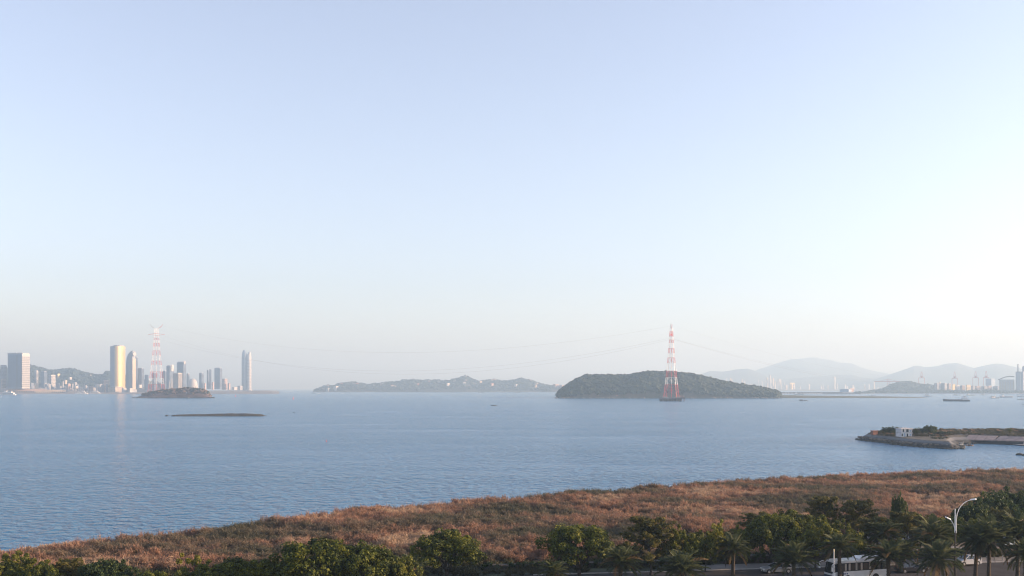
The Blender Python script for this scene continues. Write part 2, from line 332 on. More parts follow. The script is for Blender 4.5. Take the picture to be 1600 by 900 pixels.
# taller thin plumes, mostly on the bank edge
n = 1500; X = nrng.uniform(-110, 190, n); d_ = np.where(nrng.random(n) < .55, nrng.uniform(2, 9, n), nrng.uniform(3, 110, n)); Y = shore(X) - d_; tt = -(X - R0.x) * math.sin(RD) + (Y - R0.y) * math.cos(RD)
k = (tt > 34) & (Y > 150) & (np.abs(X) < Y * .545 + 5); X, Y = X[k], Y[k]; n = len(X); sc = nrng.uniform(1.2, 2.2, n); wd = nrng.uniform(.6, 1.1, n)
scatter('tall_plumes', np.stack([X, Y, ground_z(X, Y) - .05], 1), np.stack([nrng.normal(0, .1, n), nrng.normal(0, .1, n), nrng.uniform(0, 6.28, n)], 1), np.stack([wd, wd, sc], 1), [proto('plume', tuft_mesh('plume', 80 + k_, sm, 34, 1.3, .7, .02)) for k_ in range(3)])
# low olive undergrowth between the tufts and on the lawn strip by the road
um = leaf_mat('undergrowth', [(0.035, 0.042, 0.022), (0.07, 0.068, 0.035), (0.11, 0.095, 0.05)], nscale=0.12)
under = [proto('sprig', tuft_mesh('sprig', 60 + k, um, 46, 0.7, 0.8, 0.04)) for k in range(3)]
n = 14000; X = nrng.uniform(-115, 200, n); Y = shore(X) - nrng.uniform(2, 165, n)
tt = -(X - R0.x) * math.sin(RD) + (Y - R0.y) * math.cos(RD)
keep = (Y > 138) & (np.abs(X) < Y * .545 + 5) & (((fbm(X / 22, Y / 22, 51) > 0.08) & (tt > 10.5) & ~((X > 58) & (tt < 31.5))) | ((tt > 4.2) & (tt < 9)) | ((tt < 31) & (tt > 9) & (X < 58)) | ((tt > .4) & (tt < 4.2) & (X < 24)))
X, Y = X[keep], Y[keep]; n = len(X); sc = nrng.uniform(.7, 1.3, n)
scatter('undergrowth', np.stack([X, Y, ground_z(X, Y) - .03], 1), np.stack([0 * X, 0 * X, nrng.uniform(0, 6.28, n)], 1), np.stack([sc, sc, sc], 1), under)

# ------------------------------------------------------------------ islands and hills (height fields), far woods
def profile(pts, Yr):
    px = np.array([a for a, b in pts], float); py = np.array([b for a, b in pts], float)
    return (px - CX) * Yr / F, H - (py - HY) * Yr / F
def hill(name, pts, Yr, d0, d1, m, nx=120, ny=24, z0=-1.5, rough=0.0, power=0.6, seed=1, lower=0.0, nscale=60.0):
    """a height field whose ridge, at distance Yr, has the given outline; it runs d0 in front of and d1 behind the ridge"""
    X0, Zr = profile(pts, Yr); xs = np.linspace(X0[0], X0[-1], nx); zr = np.interp(xs, X0, Zr) - lower
    v = np.linspace(-1, 1, ny); ys = np.where(v < 0, v * d0, v * d1)
    XX, VV = np.meshgrid(xs, v, indexing='ij'); YY = Yr + np.meshgrid(xs, ys, indexing='ij')[1]
    bell = np.clip(1 - np.abs(VV) ** 1.7, 0, 1) ** power
    nz = fbm(XX / nscale, YY / nscale, seed, 5)
    ZZ = z0 + (np.maximum(zr, 0)[:, None] - z0) * bell * (1 + rough * nz * (1 - bell * 0.75))
    XX = XX * (YY / Yr)                                              # the land narrows towards the eye so that its ends keep the seen outline
    o = link(name, np_mesh(name, np.stack([XX, YY, ZZ], 2).reshape(-1, 3), grid_faces(nx, ny), m, True)); tag(o, kind='structure')
    def z_at(x, y):
        x = x * Yr / y
        fi = np.clip((x - xs[0]) / (xs[-1] - xs[0]) * (nx - 1), 0, nx - 1.001); vy = np.where(y < Yr, (y - Yr) / d0, (y - Yr) / d1); fj = np.clip((vy + 1) / 2 * (ny - 1), 0, ny - 1.001)
        i, j = fi.astype(int), fj.astype(int); a, b = fi - i, fj - j
        return ZZ[i, j] * (1 - a) * (1 - b) + ZZ[i + 1, j] * a * (1 - b) + ZZ[i, j + 1] * (1 - a) * b + ZZ[i + 1, j + 1] * a * b
    return o, z_at, (xs[0], xs[-1])
def wood(name, z_at, xr, yr, n, r0, r1, protos, zmin=2.0, gap=None, sink=0.3):
    x = nrng.uniform(xr[0], xr[1], n); y = nrng.uniform(yr[0], yr[1], n); z = z_at(x, y); k = z > zmin
    if gap is not None: k &= gap(x, y, z)
    x, y, z = x[k], y[k], z[k]; n = len(x); r = r0 + (r1 - r0) * nrng.random(n) ** 1.6
    return scatter(name, np.stack([x, y, z + r * sink], 1), np.stack([nrng.uniform(-.3, .3, n), nrng.uniform(-.3, .3, n), nrng.uniform(0, 6.28, n)], 1), np.stack([r, r, r * nrng.uniform(.7, 1.15, n)], 1), protos)
canopy = mat('wood_canopy', (0.010, 0.022, 0.013), 0.9, vscale=0.02, col2=(0.028, 0.042, 0.021), coords='World', detail=6, bump=0.8, bscale=0.6)
canopy2 = mat('dry_canopy', (0.060, 0.045, 0.030), 0.9, vscale=0.05, col2=(0.14, 0.085, 0.06), coords='World', detail=6, bump=0.8, bscale=0.6)
crowns = [proto('canopy', blob_mesh('canopy', k, canopy)) for k in range(4)]; crowns2 = [proto('low_canopy', blob_mesh('low_canopy', 9 + k, canopy2)) for k in range(3)]
earth = mat('island_earth', (0.045, 0.05, 0.03), 0.95, vscale=0.03, col2=(0.11, 0.085, 0.06), coords='World', detail=5)
rockm = mat('shore_rock', (0.06, 0.055, 0.05), 0.9, vscale=0.15, col2=(0.2, 0.165, 0.135), coords='World', detail=6, bump=0.6, bscale=0.5)
darkrock = mat('tidal_rock', (0.020, 0.022, 0.018), 0.85, vscale=0.3, col2=(0.06, 0.058, 0.042), coords='World', detail=6, bump=0.6, bscale=0.8)

# the wooded island behind the right pylon
ISL = [(866, 622.5), (870, 619), (876, 612), (886, 603), (900, 594), (912, 588), (930, 586.5), (955, 587.5), (975, 588), (992, 584.5), (1012, 581.5), (1040, 583), (1062, 583), (1085, 585.5), (1110, 592), (1140, 598.5), (1180, 605), (1205, 610), (1214, 612), (1218, 619), (1222, 622)]
o, zf, xr = hill('wooded_island', ISL, 3020, 165, 280, earth, 140, 30, rough=0.12, power=0.55, lower=7)
wood('island_wood', zf, xr, (2868, 3290), 6500, 5, 11.5, crowns, zmin=3.5)
wood('island_wood', zf, xr, (2864, 2925), 2600, 4.5, 8, crowns, zmin=3)
def rocks_along(name, a, b, n, r0, r1, m, jitter=6):
    mb = MB()
    for k in range(n):
        t = k / max(1, n - 1); c = Vector(a).lerp(Vector(b), t) + Vector((rng.uniform(-jitter, jitter), rng.uniform(-jitter, jitter), 0)); r = rng.uniform(r0, r1)
        ring = [[(c.x + rr * r * (1 + .3 * rng.random()) * math.cos(q * 1.047), c.y + rr * r * math.sin(q * 1.047), c.z + zz) for q in range(6)] for rr, zz in ((1, -.6), (.9, r * .35), (.45, r * .7))]
        mb.loft(ring)
    return tag(mb.build(name, m), kind='stuff')
rocks_along('shore_rocks', (xat(870, 2860), 2862, 0), (xat(1216, 2860), 2862, 0), 150, 2.5, 6, rockm)
# low green spit that runs on from the island
SP = [(1195, 617), (1212, 617), (1260, 618), (1330, 618.7), (1400, 619.6), (1440, 620.6), (1452, 621.6)]
o, zf, xr = hill('green_spit', SP, 3020, 45, 60, mat('spit_grass', (0.045, 0.062, 0.028), 0.95, vscale=0.05, col2=(0.10, 0.085, 0.05), coords='World', detail=6), 120, 10, z0=-1, power=.8, rough=.1)
# the little island under the left pylon
MK = [(207, 622.5), (214, 619.5), (226, 615.5), (238, 611.5), (250, 610), (262, 608.5), (276, 607.6), (290, 606.2), (304, 606.4), (315, 608.2), (324, 612), (331, 619), (336, 622)]
o, zf, xr = hill('pylon_island', MK, 2985, 48, 90, mat('red_earth', (0.07, 0.05, 0.045), 0.95, vscale=0.06, col2=(0.17, 0.105, 0.085), coords='World', detail=6), 90, 24, rough=0.35, power=0.5, lower=2, nscale=25)
wood('low_wood', zf, xr, (2945, 3070), 420, 2.5, 5.5, crowns2, zmin=6)
wood('green_wood', zf, xr, (2955, 3070), 260, 2.5, 5.5, crowns, zmin=12)
rocks_along('shore_rocks', (xat(210, 2935), 2937, 0), (xat(333, 2935), 2937, 0), 70, 2, 4.5, darkrock, 4)
# the reef in mid water
RF = [(270, 649.2), (276, 648.0), (290, 647.4), (310, 647.3), (330, 646.6), (360, 646.0), (385, 645.9), (400, 646.4), (408, 647.2), (412, 648.3)]
o, zf, xr = hill('reef', RF, 1075, 19, 16, darkrock, 130, 16, z0=-0.5, rough=0.7, power=0.8, nscale=7, seed=5)
rocks_along('reef_rocks', (xat(271, 1070), 1068, 0), (xat(409, 1078), 1076, 0), 90, 0.8, 1.9, darkrock, 8)
for (px, py, L) in ((459, 645, 6), (772, 634, 16), (264, 649, 3), (419, 646, 3), (1593, 711, 8), (1602, 712, 7)):
    Yq = yat(py); mb = MB(); w = L * Yq / F * (.6 if px < 1500 else 1.6); c = (xat(px, Yq), Yq)
    ring = [[(c[0] + rr * w / 2 * math.cos(q * .628) * (1 + .15 * math.sin(3.1 * q + px)), c[1] + rr * w / 3 * math.sin(q * .628), zz) for q in range(10)] for rr, zz in ((1.05, -.5), (.92, .35 + w * .03), (.5, .6 + w * .06))]
    o = mb.loft(ring).build('rock', darkrock)
    lab = {459: 'tiny dark flat rock awash in open water, left of centre', 772: 'long thin dark rock awash off the far wooded shore', 264: 'tiny rock off the left tip of the long reef', 419: 'tiny rock off the right tip of the long reef', 1593: 'low black rock in the water before the floating pontoon', 1602: 'black rock half cut off by the picture edge before the pontoon'}[px]
    tag(o, lab, 'rock', 'rocks standing in the water')
# the far inhabited island
GU = [(488, 611.5), (497, 608), (512, 603), (522, 603), (530, 599.5), (543, 599), (552, 596.5), (563, 598.5), (574, 600.5), (590, 599.5), (606, 597.5), (620, 597), (632, 594.5), (648, 594), (668, 595), (686, 594), (700, 594.5), (712, 592), (722, 588.5), (730, 588.2), (737, 592.5), (748, 596), (764, 592.5), (774, 592.5), (782, 596), (798, 595), (812, 591.8), (824, 593), (836, 597.5), (850, 601.5), (866, 602.5), (885, 603), (905, 606), (920, 612)]
o, zg, xr = hill('far_island', GU, 7450, 240, 420, earth, 200, 24, rough=0.25, power=0.6, lower=9, nscale=120)
def gg(x, y, z): return vnoise(x / 90, y / 60, 77) > -0.45
wood('far_wood', zg, xr, (7225, 7800), 4200, 8, 17, crowns, zmin=3, gap=gg)
# the wooded hill by the port, the tree line on the port shore, the hill behind the left town
PH = [(1368, 611), (1384, 607), (1392, 602), (1402, 598.5), (1415, 596.8), (1425, 597), (1436, 601), (1450, 602), (1462, 604), (1475, 608), (1485, 611)]
o, zf, xr = hill('port_hill', PH, 5600, 140, 220, earth, 60, 16, rough=0.15, lower=6)
wood('port_hill_wood', zf, xr, (5470, 5800), 900, 7, 13, crowns, zmin=3)
PL = [(1080, 613.9), (1180, 613.8), (1300, 613.7), (1345, 613.6), (1420, 613.5), (1600, 613.4), (1800, 613.4)]
o, zf, xr = hill('port_shore', PL, 5300, 160, 1800, mat('port_ground', (0.10, 0.10, 0.10), 0.95, vscale=0.01, col2=(0.17, 0.16, 0.15), coords='World'), 80, 14, z0=-1, power=.35)
def lineg(x, y, z): return (y < 5300)
TLx = (xat(1455, 5220), xat(1660, 5220))
wood('shore_trees', lambda x, y: 2.0 + 9 * (.5 + .5 * vnoise(x / 40, y * 0, 8)) + 0 * y, TLx, (5180, 5260), 620, 8, 12, crowns, zmin=-1)
wood('bank_trees', lambda x, y: 3.0 + 0 * y, (xat(1335, 5200), xat(1460, 5200)), (5170, 5240), 130, 5, 9, crowns, zmin=-1)
LH = [(-90, 590), (-40, 580), (0, 578), (30, 574), (47, 571.5), (60, 573.5), (74, 580), (88, 580), (100, 578.5), (111, 576.8), (122, 580), (136, 584.5), (150, 587), (160, 586), (168, 580.5), (178, 582), (200, 588), (230, 596), (270, 604), (330, 610)]
o, zf, xr = hill('town_hill', LH, 6600, 500, 900, earth, 120, 22, rough=0.2, power=0.7, lower=8, nscale=200)
wood('town_hill_wood', zf, xr, (6150, 7300), 3600, 10, 18, crowns, zmin=25)
CS = [(-200, 613.5), (100, 613.3), (250, 613), (330, 612), (360, 611.3), (420, 611.5), (436, 613.5)]
o, zf, xr = hill('town_shore', CS, 5350, 330, 4500, mat('town_ground', (0.13, 0.12, 0.115), 0.95, vscale=0.01, col2=(0.2, 0.18, 0.17), coords='World'), 90, 14, z0=-1, power=.3)
# mountains
mm = mat('mountain_wood', (0.028, 0.040, 0.026), 0.95, vscale=0.0012, col2=(0.06, 0.065, 0.045), coords='World', detail=8)
for nm, pts, Yr, d0, d1, sd in (
    ('mountain', [(1040, 606), (1085, 590), (1108, 582), (1128, 583), (1150, 579.5), (1168, 578.5), (1185, 584), (1215, 592), (1290, 588), (1330, 584), (1345, 588), (1390, 594), (1440, 606)], 14500, 1500, 2500, 3),
    ('mountain', [(1120, 606), (1165, 585), (1190, 574), (1215, 566), (1238, 560.5), (1262, 559.5), (1285, 564), (1310, 567.5), (1332, 570), (1345, 576), (1365, 581), (1392, 586), (1440, 594), (1500, 606)], 17500, 2000, 2500, 4),
    ('mountain', [(1340, 606), (1370, 593), (1395, 585), (1415, 578.5), (1428, 574.5), (1445, 576), (1460, 574), (1478, 571), (1495, 569.8), (1508, 573), (1522, 576.5), (1540, 572), (1556, 570), (1568, 570), (1590, 575), (1620, 586), (1680, 580), (1740, 590), (1800, 606)], 13000, 1500, 2500, 6)):
    hill(nm, pts, Yr, d0, d1, mm, 220, 40, z0=-2, rough=0.5, power=0.9, seed=sd, nscale=500)

# ------------------------------------------------------------------ haze
hz = bpy.data.materials.new('haze'); hz.use_nodes = True; hn = hz.node_tree; hn.nodes.clear()
pv = hn.nodes.new('ShaderNodeVolumePrincipled'); ho = hn.nodes.new('ShaderNodeOutputMaterial'); hn.links.new(pv.outputs[0], ho.inputs['Volume'])
pv.inputs['Color'].default_value = (0.47, 0.71, 1.0, 1); pv.inputs['Absorption Color'].default_value = (0.25, 0.25, 0.25, 1); pv.inputs['Density'].default_value = 0.00015; pv.inputs['Anisotropy'].default_value = 0.18
haze = MB().box((0, 0, 296), (60000, 60000, 602)).build('haze', hz); tag(haze, kind='stuff')

# ------------------------------------------------------------------ trees
def leaves(name, cents, per, size, mats, seed, flat=0.75, up=0.5, ls=(0.34, 0.17)):
    """leaf faces round clump centres: each centre = (x, y, z, radius)"""
    r = np.random.default_rng(seed); c = np.repeat(np.array(cents), per, 0); n = len(c)
    d = r.normal(0, 1, (n, 3)); d /= np.linalg.norm(d, axis=1)[:, None]
    rad = c[:, 3] * (0.45 + 0.6 * r.random(n) ** 0.6); pos = c[:, :3] + d * rad[:, None] * np.array([1, 1, flat])
    nrm = d * 0.8 + r.normal(0, .6, (n, 3)) + np.array([0, 0, up]); nrm /= np.linalg.norm(nrm, axis=1)[:, None]
    t = np.cross(nrm, r.normal(0, 1, (n, 3))); t /= np.linalg.norm(t, axis=1)[:, None] + 1e-9; b = np.cross(nrm, t)
    L = ls[0] * size * r.uniform(.6, 1.25, n)[:, None]; Wd = ls[1] * size * r.uniform(.7, 1.2, n)[:, None]
    V = np.stack([pos - t * L, pos + b * Wd, pos + t * L, pos - b * Wd], 1).reshape(-1, 3)
    return np_mesh(name, V, np.arange(n * 4).reshape(-1, 4), mats)
def limb(mb, p0, p1, r0, r1, rnd, seg=4, wob=0.12, n=6):
    p0, p1 = Vector(p0), Vector(p1); L = (p1 - p0).length; pts = []
    for k in range(seg + 1):
        t = k / seg; q = p0.lerp(p1, t)
        if 0 < k < seg: q += Vector((rnd.uniform(-1, 1), rnd.uniform(-1, 1), rnd.uniform(-.4, .6))) * wob * L * .5
        pts.append(q)
    mb.path(pts, [r0 + (r1 - r0) * k / seg for k in range(seg + 1)], n); return pts
def make_tree(kind, seed):
    """returns (trunk mesh, crown mesh) of a tree 10 m wide and 7.2 m tall"""
    rnd = random.Random(seed); mb = MB(); cents = []
    if kind == 'dense':                                              # broad rounded crown of small clumps over a short forked trunk
        fork = Vector((0, 0, 1.0)); limb(mb, (0, 0, -.3), fork, .28, .24, rnd, 3, .05, 8)
        for k in range(7):
            a = k * .9 + rnd.uniform(-.3, .3); e = Vector((2.6 * math.cos(a) * rnd.uniform(.5, 1.1), 2.6 * math.sin(a) * rnd.uniform(.5, 1.1), rnd.uniform(3.2, 4.6))); ps = limb(mb, fork, e, .15, .06, rnd, 5, .14)
            for j in range(3): limb(mb, ps[3], ps[3] + Vector((rnd.uniform(-1.5, 1.5), rnd.uniform(-1.5, 1.5), rnd.uniform(.7, 1.9))), .06, .02, rnd, 3)
        for k in range(150):
            a = rnd.uniform(0, 6.283); u = rnd.uniform(-.5, 1); s = math.sqrt(max(0, 1 - u * u)) if u > 0 else math.sqrt(1 - u * u * 1.6); q = rnd.uniform(.62, 1.0); w = 1 + .12 * math.sin(3 * a + seed) + .10 * math.sin(5 * a + 2 * seed)
            cents.append((4.35 * s * math.cos(a) * q * w, 4.35 * s * math.sin(a) * q * w, 4.0 + u * q * (2.75 if u > 0 else 3.3) * (1 + .10 * math.sin(4 * a + seed)), rnd.uniform(.42, .85)))
        crown = leaves('crown', cents, 95, 0.62, M['dense_leaf'], seed, .8)
    elif kind == 'light':                                            # looser crown of upright sprays with gaps
        fork = Vector((0, 0, 1.5)); limb(mb, (0, 0, -.3), fork, .17, .14, rnd, 3, .06, 8)
        for k in range(9):
            a = k * 2.4 + rnd.uniform(-.3, .3); rr = rnd.uniform(1.0, 3.9); top = Vector((rr * math.cos(a), rr * math.sin(a), rnd.uniform(4.4, 6.9) - rr * .28)); ps = limb(mb, fork + Vector((0, 0, rnd.uniform(-.3, .6))), top, .09, .025, rnd, 6, .12)
            for j in range(10):
                q = ps[rnd.choice((3, 4, 5, 6))] + Vector((rnd.gauss(0, .75), rnd.gauss(0, .75), rnd.gauss(-.1, .55))); cents.append((q.x, q.y, q.z, rnd.uniform(.3, .62)))
        for k in range(26):
            a = rnd.uniform(0, 6.283); rr = 4.3 * math.sqrt(rnd.random()); cents.append((rr * math.cos(a), rr * math.sin(a), rnd.uniform(2.6, 4.6) + (4.3 - rr) * .35, rnd.uniform(.4, .75)))
        crown = leaves('crown', cents, 85, 0.62, M['light_leaf'], seed, .95, .3)
    elif kind == 'layered':                                          # fan of flat, slightly rising sprays
        limb(mb, (0, 0, -.3), (rnd.uniform(-.3, .3), 0, 6.3), .2, .04, rnd, 6, .05, 8)
        for k in range(24):
            z = 2.2 + 4.4 * (k / 24) ** .9; a = k * 2.4 + rnd.uniform(-.4, .4); rr = (4.9 - .60 * (z - 2.2)) * rnd.uniform(.7, 1.05); e = Vector((rr * math.cos(a), rr * math.sin(a), z + rr * .17)); ps = limb(mb, (0, 0, z - .4), e, .065, .015, rnd, 6, .05, 5)
            for j in range(15):
                t = rnd.uniform(.3, 1.03); q = Vector((0, 0, z - .4)).lerp(e, t) + Vector((rnd.gauss(0, .42), rnd.gauss(0, .42), rnd.gauss(0.05, .14))); cents.append((q.x, q.y, q.z, rnd.uniform(.22, .46)))
        crown = leaves('crown', cents, 42, 0.58, M['olive_leaf'], seed, .5, .9, (.36, .10))
    else:                                                            # 'dark': several tight upright heads on one stem
        limb(mb, (0, 0, -.3), (0, 0, 3.2), .22, .16, rnd, 3, .06, 8)
        for k in range(13):
            a = k * 2.4; rr = 3.9 * math.sqrt((k + .4) / 13); cx, cy_, cz = rr * math.cos(a), rr * math.sin(a), 5.9 - rr * .42 + rnd.uniform(-.5, .5); limb(mb, (0, 0, 2.6), (cx, cy_, cz), .09, .03, rnd, 4, .1)
            for j in range(13): cents.append((cx + rnd.gauss(0, .62), cy_ + rnd.gauss(0, .62), cz + rnd.gauss(0, .55), rnd.uniform(.35, .65)))
        for k in range(30):
            a = rnd.uniform(0, 6.283); rr = 3.8 * math.sqrt(rnd.random()); cents.append((rr * math.cos(a), rr * math.sin(a), rnd.uniform(2.4, 4.4), rnd.uniform(.5, .8)))
        crown = leaves('crown', cents, 75, 0.62, M['dark_leaf'], seed, .9, .4)
    return mb.mesh('trunk', M['bark'], True), crown
TREES = {k: [make_tree(k, s) for s in (11, 23, 37)] for k in ('dense', 'light', 'layered', 'dark')}
tree_n = {k: 0 for k in TREES}
def put_tree(px, base, w, top, kind, label, depth=1.0, zg=3.0, cat='tree', name='broadleaf_tree', group=None):
    """crown centre px, pixel row of the foot, crown width and pixel row of the top"""
    Y = F * (H - zg) / (base - HY); sc = Y / F; z = float(ground_z(np.array([xat(px, Y)]), np.array([Y]))[0]) if zg == 3.0 else zg
    k = tree_n[kind]; tree_n[kind] += 1; tm, cm = TREES[kind][k % 3]
    o = empty(name, (xat(px, Y), Y, z - .05), rng.uniform(0, 6.28)); wx = w * sc / 8.7; hz_ = (zat(top, Y) - z) / 6.95; o.scale = (wx, wx * depth, hz_)
    link('trunk', tm, o); link('crown', cm, o); tag(o, label, cat, group); return o
T = [
 (16, 938, 108, 864, 'light', 'yellow-green wispy tree cut by the bottom left corner'),
 (68, 945, 70, 880, 'dense', 'low dark bush between the wispy corner tree and the drooping olive tree'),
 (105, 940, 80, 872, 'layered', 'olive layered bush near the bottom left, against red-brown scrub'),
 (168, 940, 86, 872, 'dark', 'dark spiky-topped tree third from the bottom left corner'),
 (235, 955, 60, 890, 'dense', 'low dark bush at the bottom edge left of the pale green shrubs'),
 (312, 942, 88, 872, 'light', 'pale green feathery shrub at the bottom edge, left of the broad sunlit bush'),
 (368, 940, 84, 872, 'dense', 'dull green rounded shrub between pale feathery shrub and broad sunlit bush'),
 (412, 936, 70, 874, 'dense', 'dark shrub tucked against the left side of the broad sunlit bush'),
 (492, 940, 128, 841, 'dense', 'broad dense tree with yellow-green top, left half of the sunlit pair'),
 (566, 938, 112, 850, 'dense', 'broad dense tree, lower right half of the sunlit pair'),
 (622, 940, 76, 858, 'light', 'ragged yellow-green shrub at the right end of the sunlit pair'),
 (698, 904, 104, 829, 'dense', 'solitary round dark tree in scrub right of the sunlit pair'),
 (905, 900, 108, 818, 'dense', 'umbrella-shaped dark tree with bare forked limbs, standing alone'),
 (1016, 898, 104, 807, 'layered', 'wide olive tree with flat layered sprays, left end of the roadside grove'),
 (1066, 896, 62, 822, 'light', 'slim yellow-green tree touching the wide layered olive tree'),
 (1102, 893, 72, 818, 'light', 'airy round green tree with pale forked trunk over the hedge'),
 (1133, 888, 56, 828, 'layered', 'small ochre feathery tree behind the third palm'),
 (1166, 884, 58, 814, 'light', 'upright yellow-tipped tree left of the short white garden lamp'),
 (1208, 884, 82, 803, 'dense', 'dark broad tree spreading above the short white garden lamp'),
 (1182, 856, 72, 800, 'layered', 'flat-topped ochre tree at the grove back, nearest the sandy patch'),
 (1238, 858, 70, 797, 'dense', 'dull green tree behind, between dark broad tree and tall bright tree'),
 (1274, 887, 96, 806, 'light', 'tall bright yellow-green tree with thin stems behind the coach'),
 (1288, 850, 74, 774, 'layered', 'tallest olive feathery tree on the grove skyline left of centre'),
 (1340, 852, 78, 780, 'layered', 'wide olive-brown tree on the grove skyline above the coach roof'),
 (1325, 884, 64, 815, 'light', 'small bright tree right behind the coach roof'),
 (1366, 876, 76, 806, 'layered', 'brownish feathery tree above the palm behind the coach'),
 (1405, 854, 25, 771, 'dark', 'narrow dark tree standing up like a tuft against the scrub'),
 (1418, 874, 84, 799, 'layered', 'olive spreading tree under the narrow dark tuft tree'),
 (1452, 866, 74, 799, 'light', 'yellowish tree just left of the black street lamp'),
 (1482, 866, 60, 806, 'dense', 'dark tree directly behind the black street lamp pole'),
 (1520, 848, 62, 783, 'dark', 'dark tree behind the long arm of the street lamp'),
 (1545, 838, 80, 769, 'dark', 'tall dark clumped tree on the skyline right of the lamp arm'),
 (1588, 834, 86, 764, 'dark', 'tallest dark tree at the right picture edge on the skyline'),
 (1522, 866, 74, 803, 'light', 'green tree in front of the dark clumped tree, above the twin palm'),
 (1566, 868, 70, 794, 'layered', 'olive tree between the twin palm and the dark skyline trees'),
 (1604, 872, 74, 790, 'dark', 'dark tree at the right edge behind the last palm'),
]
for a in T: put_tree(*a)

# palms: trunk and every frond a part of its own
def frond_mesh(seed, m, droop, L=2.9):
    r = random.Random(seed); V = []; Fc = []; pts = []
    for k in range(9):
        t = k / 8; pts.append(Vector((L * (t - .10 * t * t), 0, L * (.30 * t - droop * t * t))))
    for k in range(8):                                               # rachis
        a, b = pts[k], pts[k + 1]; w = .035 * (1 - k / 9); o = len(V); V += [(a.x, -w, a.z), (a.x, w, a.z), (b.x, w * .85, b.z), (b.x, -w * .85, b.z)]; Fc.append((o, o + 1, o + 2, o + 3))
    for k in range(42):
        t = .12 + .88 * k / 41; f = t * 8; i = min(7, int(f)); c = pts[i].lerp(pts[i + 1], f - i); d = (pts[i + 1] - pts[i]).normalized(); ll = L * .24 * (math.sin(math.pi * min(1, t * .82 + .16)) ** .7) * r.uniform(.85, 1.1)
        for s in (-1, 1):
            tip = c + d * ll * .75 + Vector((0, s * ll * .75, ll * r.uniform(.10, .32))); w = Vector((.045, 0, .02)); o = len(V)
            V += [tuple(c - w), tuple(c + w), tuple(c.lerp(tip, .55) + w * .9), tuple(tip), tuple(c.lerp(tip, .55) - w * .9)]; Fc += [(o, o + 1, o + 2, o + 4), (o + 4, o + 2, o + 3, o + 3)]
    me = bpy.data.meshes.new('frond'); me.from_pydata(V, [], [f[:3] if f[2] == f[3] else f for f in Fc]); me.materials.append(m); return me
FR = [frond_mesh(k, M['frond'], (.32, .42, .55)[k % 3]) for k in range(3)]; FD = [frond_mesh(9, M['dry_frond'], .7), frond_mesh(12, M['dry_frond'], .6)]
def palm(px, cpy, base, w, label, group=None, lean=0.0):
    Y = F * 27 / (base - HY); sc = Y / F; x, hgt = xat(px, Y), zat(cpy, Y) - 3.0; s = w * sc / 4.5
    o = empty('palm_tree', (x, Y, 3.0), rng.uniform(0, 6.28)); arc, s = rng.uniform(78, 112), s * rng.uniform(.92, 1.06); mb = MB(); pts = [(lean * (k / 6) ** 1.5, 0, -.2 + (hgt + .2) * k / 6) for k in range(7)]
    mb.path(pts, [.34, .27, .25, .24, .24, .27, .30], 9)
    for k in range(int(hgt / .16)):                                  # leaf scars
        z = .1 + k * .16; a = k * 2.4; q = lean * (z / hgt) ** 1.5; mb.box((q + .26 * math.cos(a), .26 * math.sin(a), z), (.12, .16, .1), a, .6)
    mb.build('trunk', M['palm_bark'], o); n = 58
    for k in range(n):
        t = k / (n - 1); el = math.radians(82 - arc * t ** .9) + rng.uniform(-.16, .16); dead = t > .95 or rng.random() < .03
        f = link('frond', (FD if dead else FR)[k % (2 if dead else 3)], o); f.location = (lean + .1 * math.cos(k * 2.4), .1 * math.sin(k * 2.4), hgt); ks = s * rng.uniform(.78, 1.12)
        f.scale = (ks, ks, ks); f.rotation_euler = (rng.uniform(-.25, .25), -el + .25, k * 2.39996)
        if dead: f['label'] = 'dry brown frond'
    return tag(o, label, 'palm tree', group)
PALMS = [
 (866, 896, 925, 42, 'small yellowish palm at the bottom edge under the umbrella-shaped tree', 0),
 (638, 896, 930, 60, 'grey-green palm at the bottom edge below the solitary round tree, only its top showing', 0),
 (969, 880, 918, 62, 'palm with sunlit orange fronds at the left end of the roadside palms', .2),
 (1066, 892, 922, 70, 'low palm half below the picture edge, second in the roadside row', -.2),
 (1145, 860, 899, 54, 'palm on a bare trunk in front of the clipped hedge', .15),
 (1240, 878, 914, 62, 'palm beside the pavement, left of the coach', 0),
 (1312, 857, 912, 54, 'palm in front of the coach nose, beside the slim white pole', 0.1),
 (1380, 836, 880, 56, 'tall palm behind the coach, the farther of two in line', .1),
 (1388, 873, 915, 62, 'palm in front of the coach rear hiding its wheel', 0),
 (1412, 862, 890, 40, 'small dark palm in shade above the black saloon car', 0),
 (1456, 842, 886, 60, 'dark palm on a thin trunk left of the street lamp', .1),
 (1466, 876, 918, 62, 'palm at the foot of the street lamp, hiding the hatchback bonnet', 0),
 (1524, 846, 904, 58, 'slimmer, left trunk of the twin palms before the white hatchback', -.3),
 (1545, 846, 906, 70, 'thicker, right trunk of the twin palms before the white hatchback', .2),
 (1590, 838, 902, 74, 'large palm at the right picture edge by the road', 0),
 (1602, 868, 912, 50, 'low palm cut by the right picture edge', 0),
]
for a in PALMS: palm(*a[:5], lean=a[5])

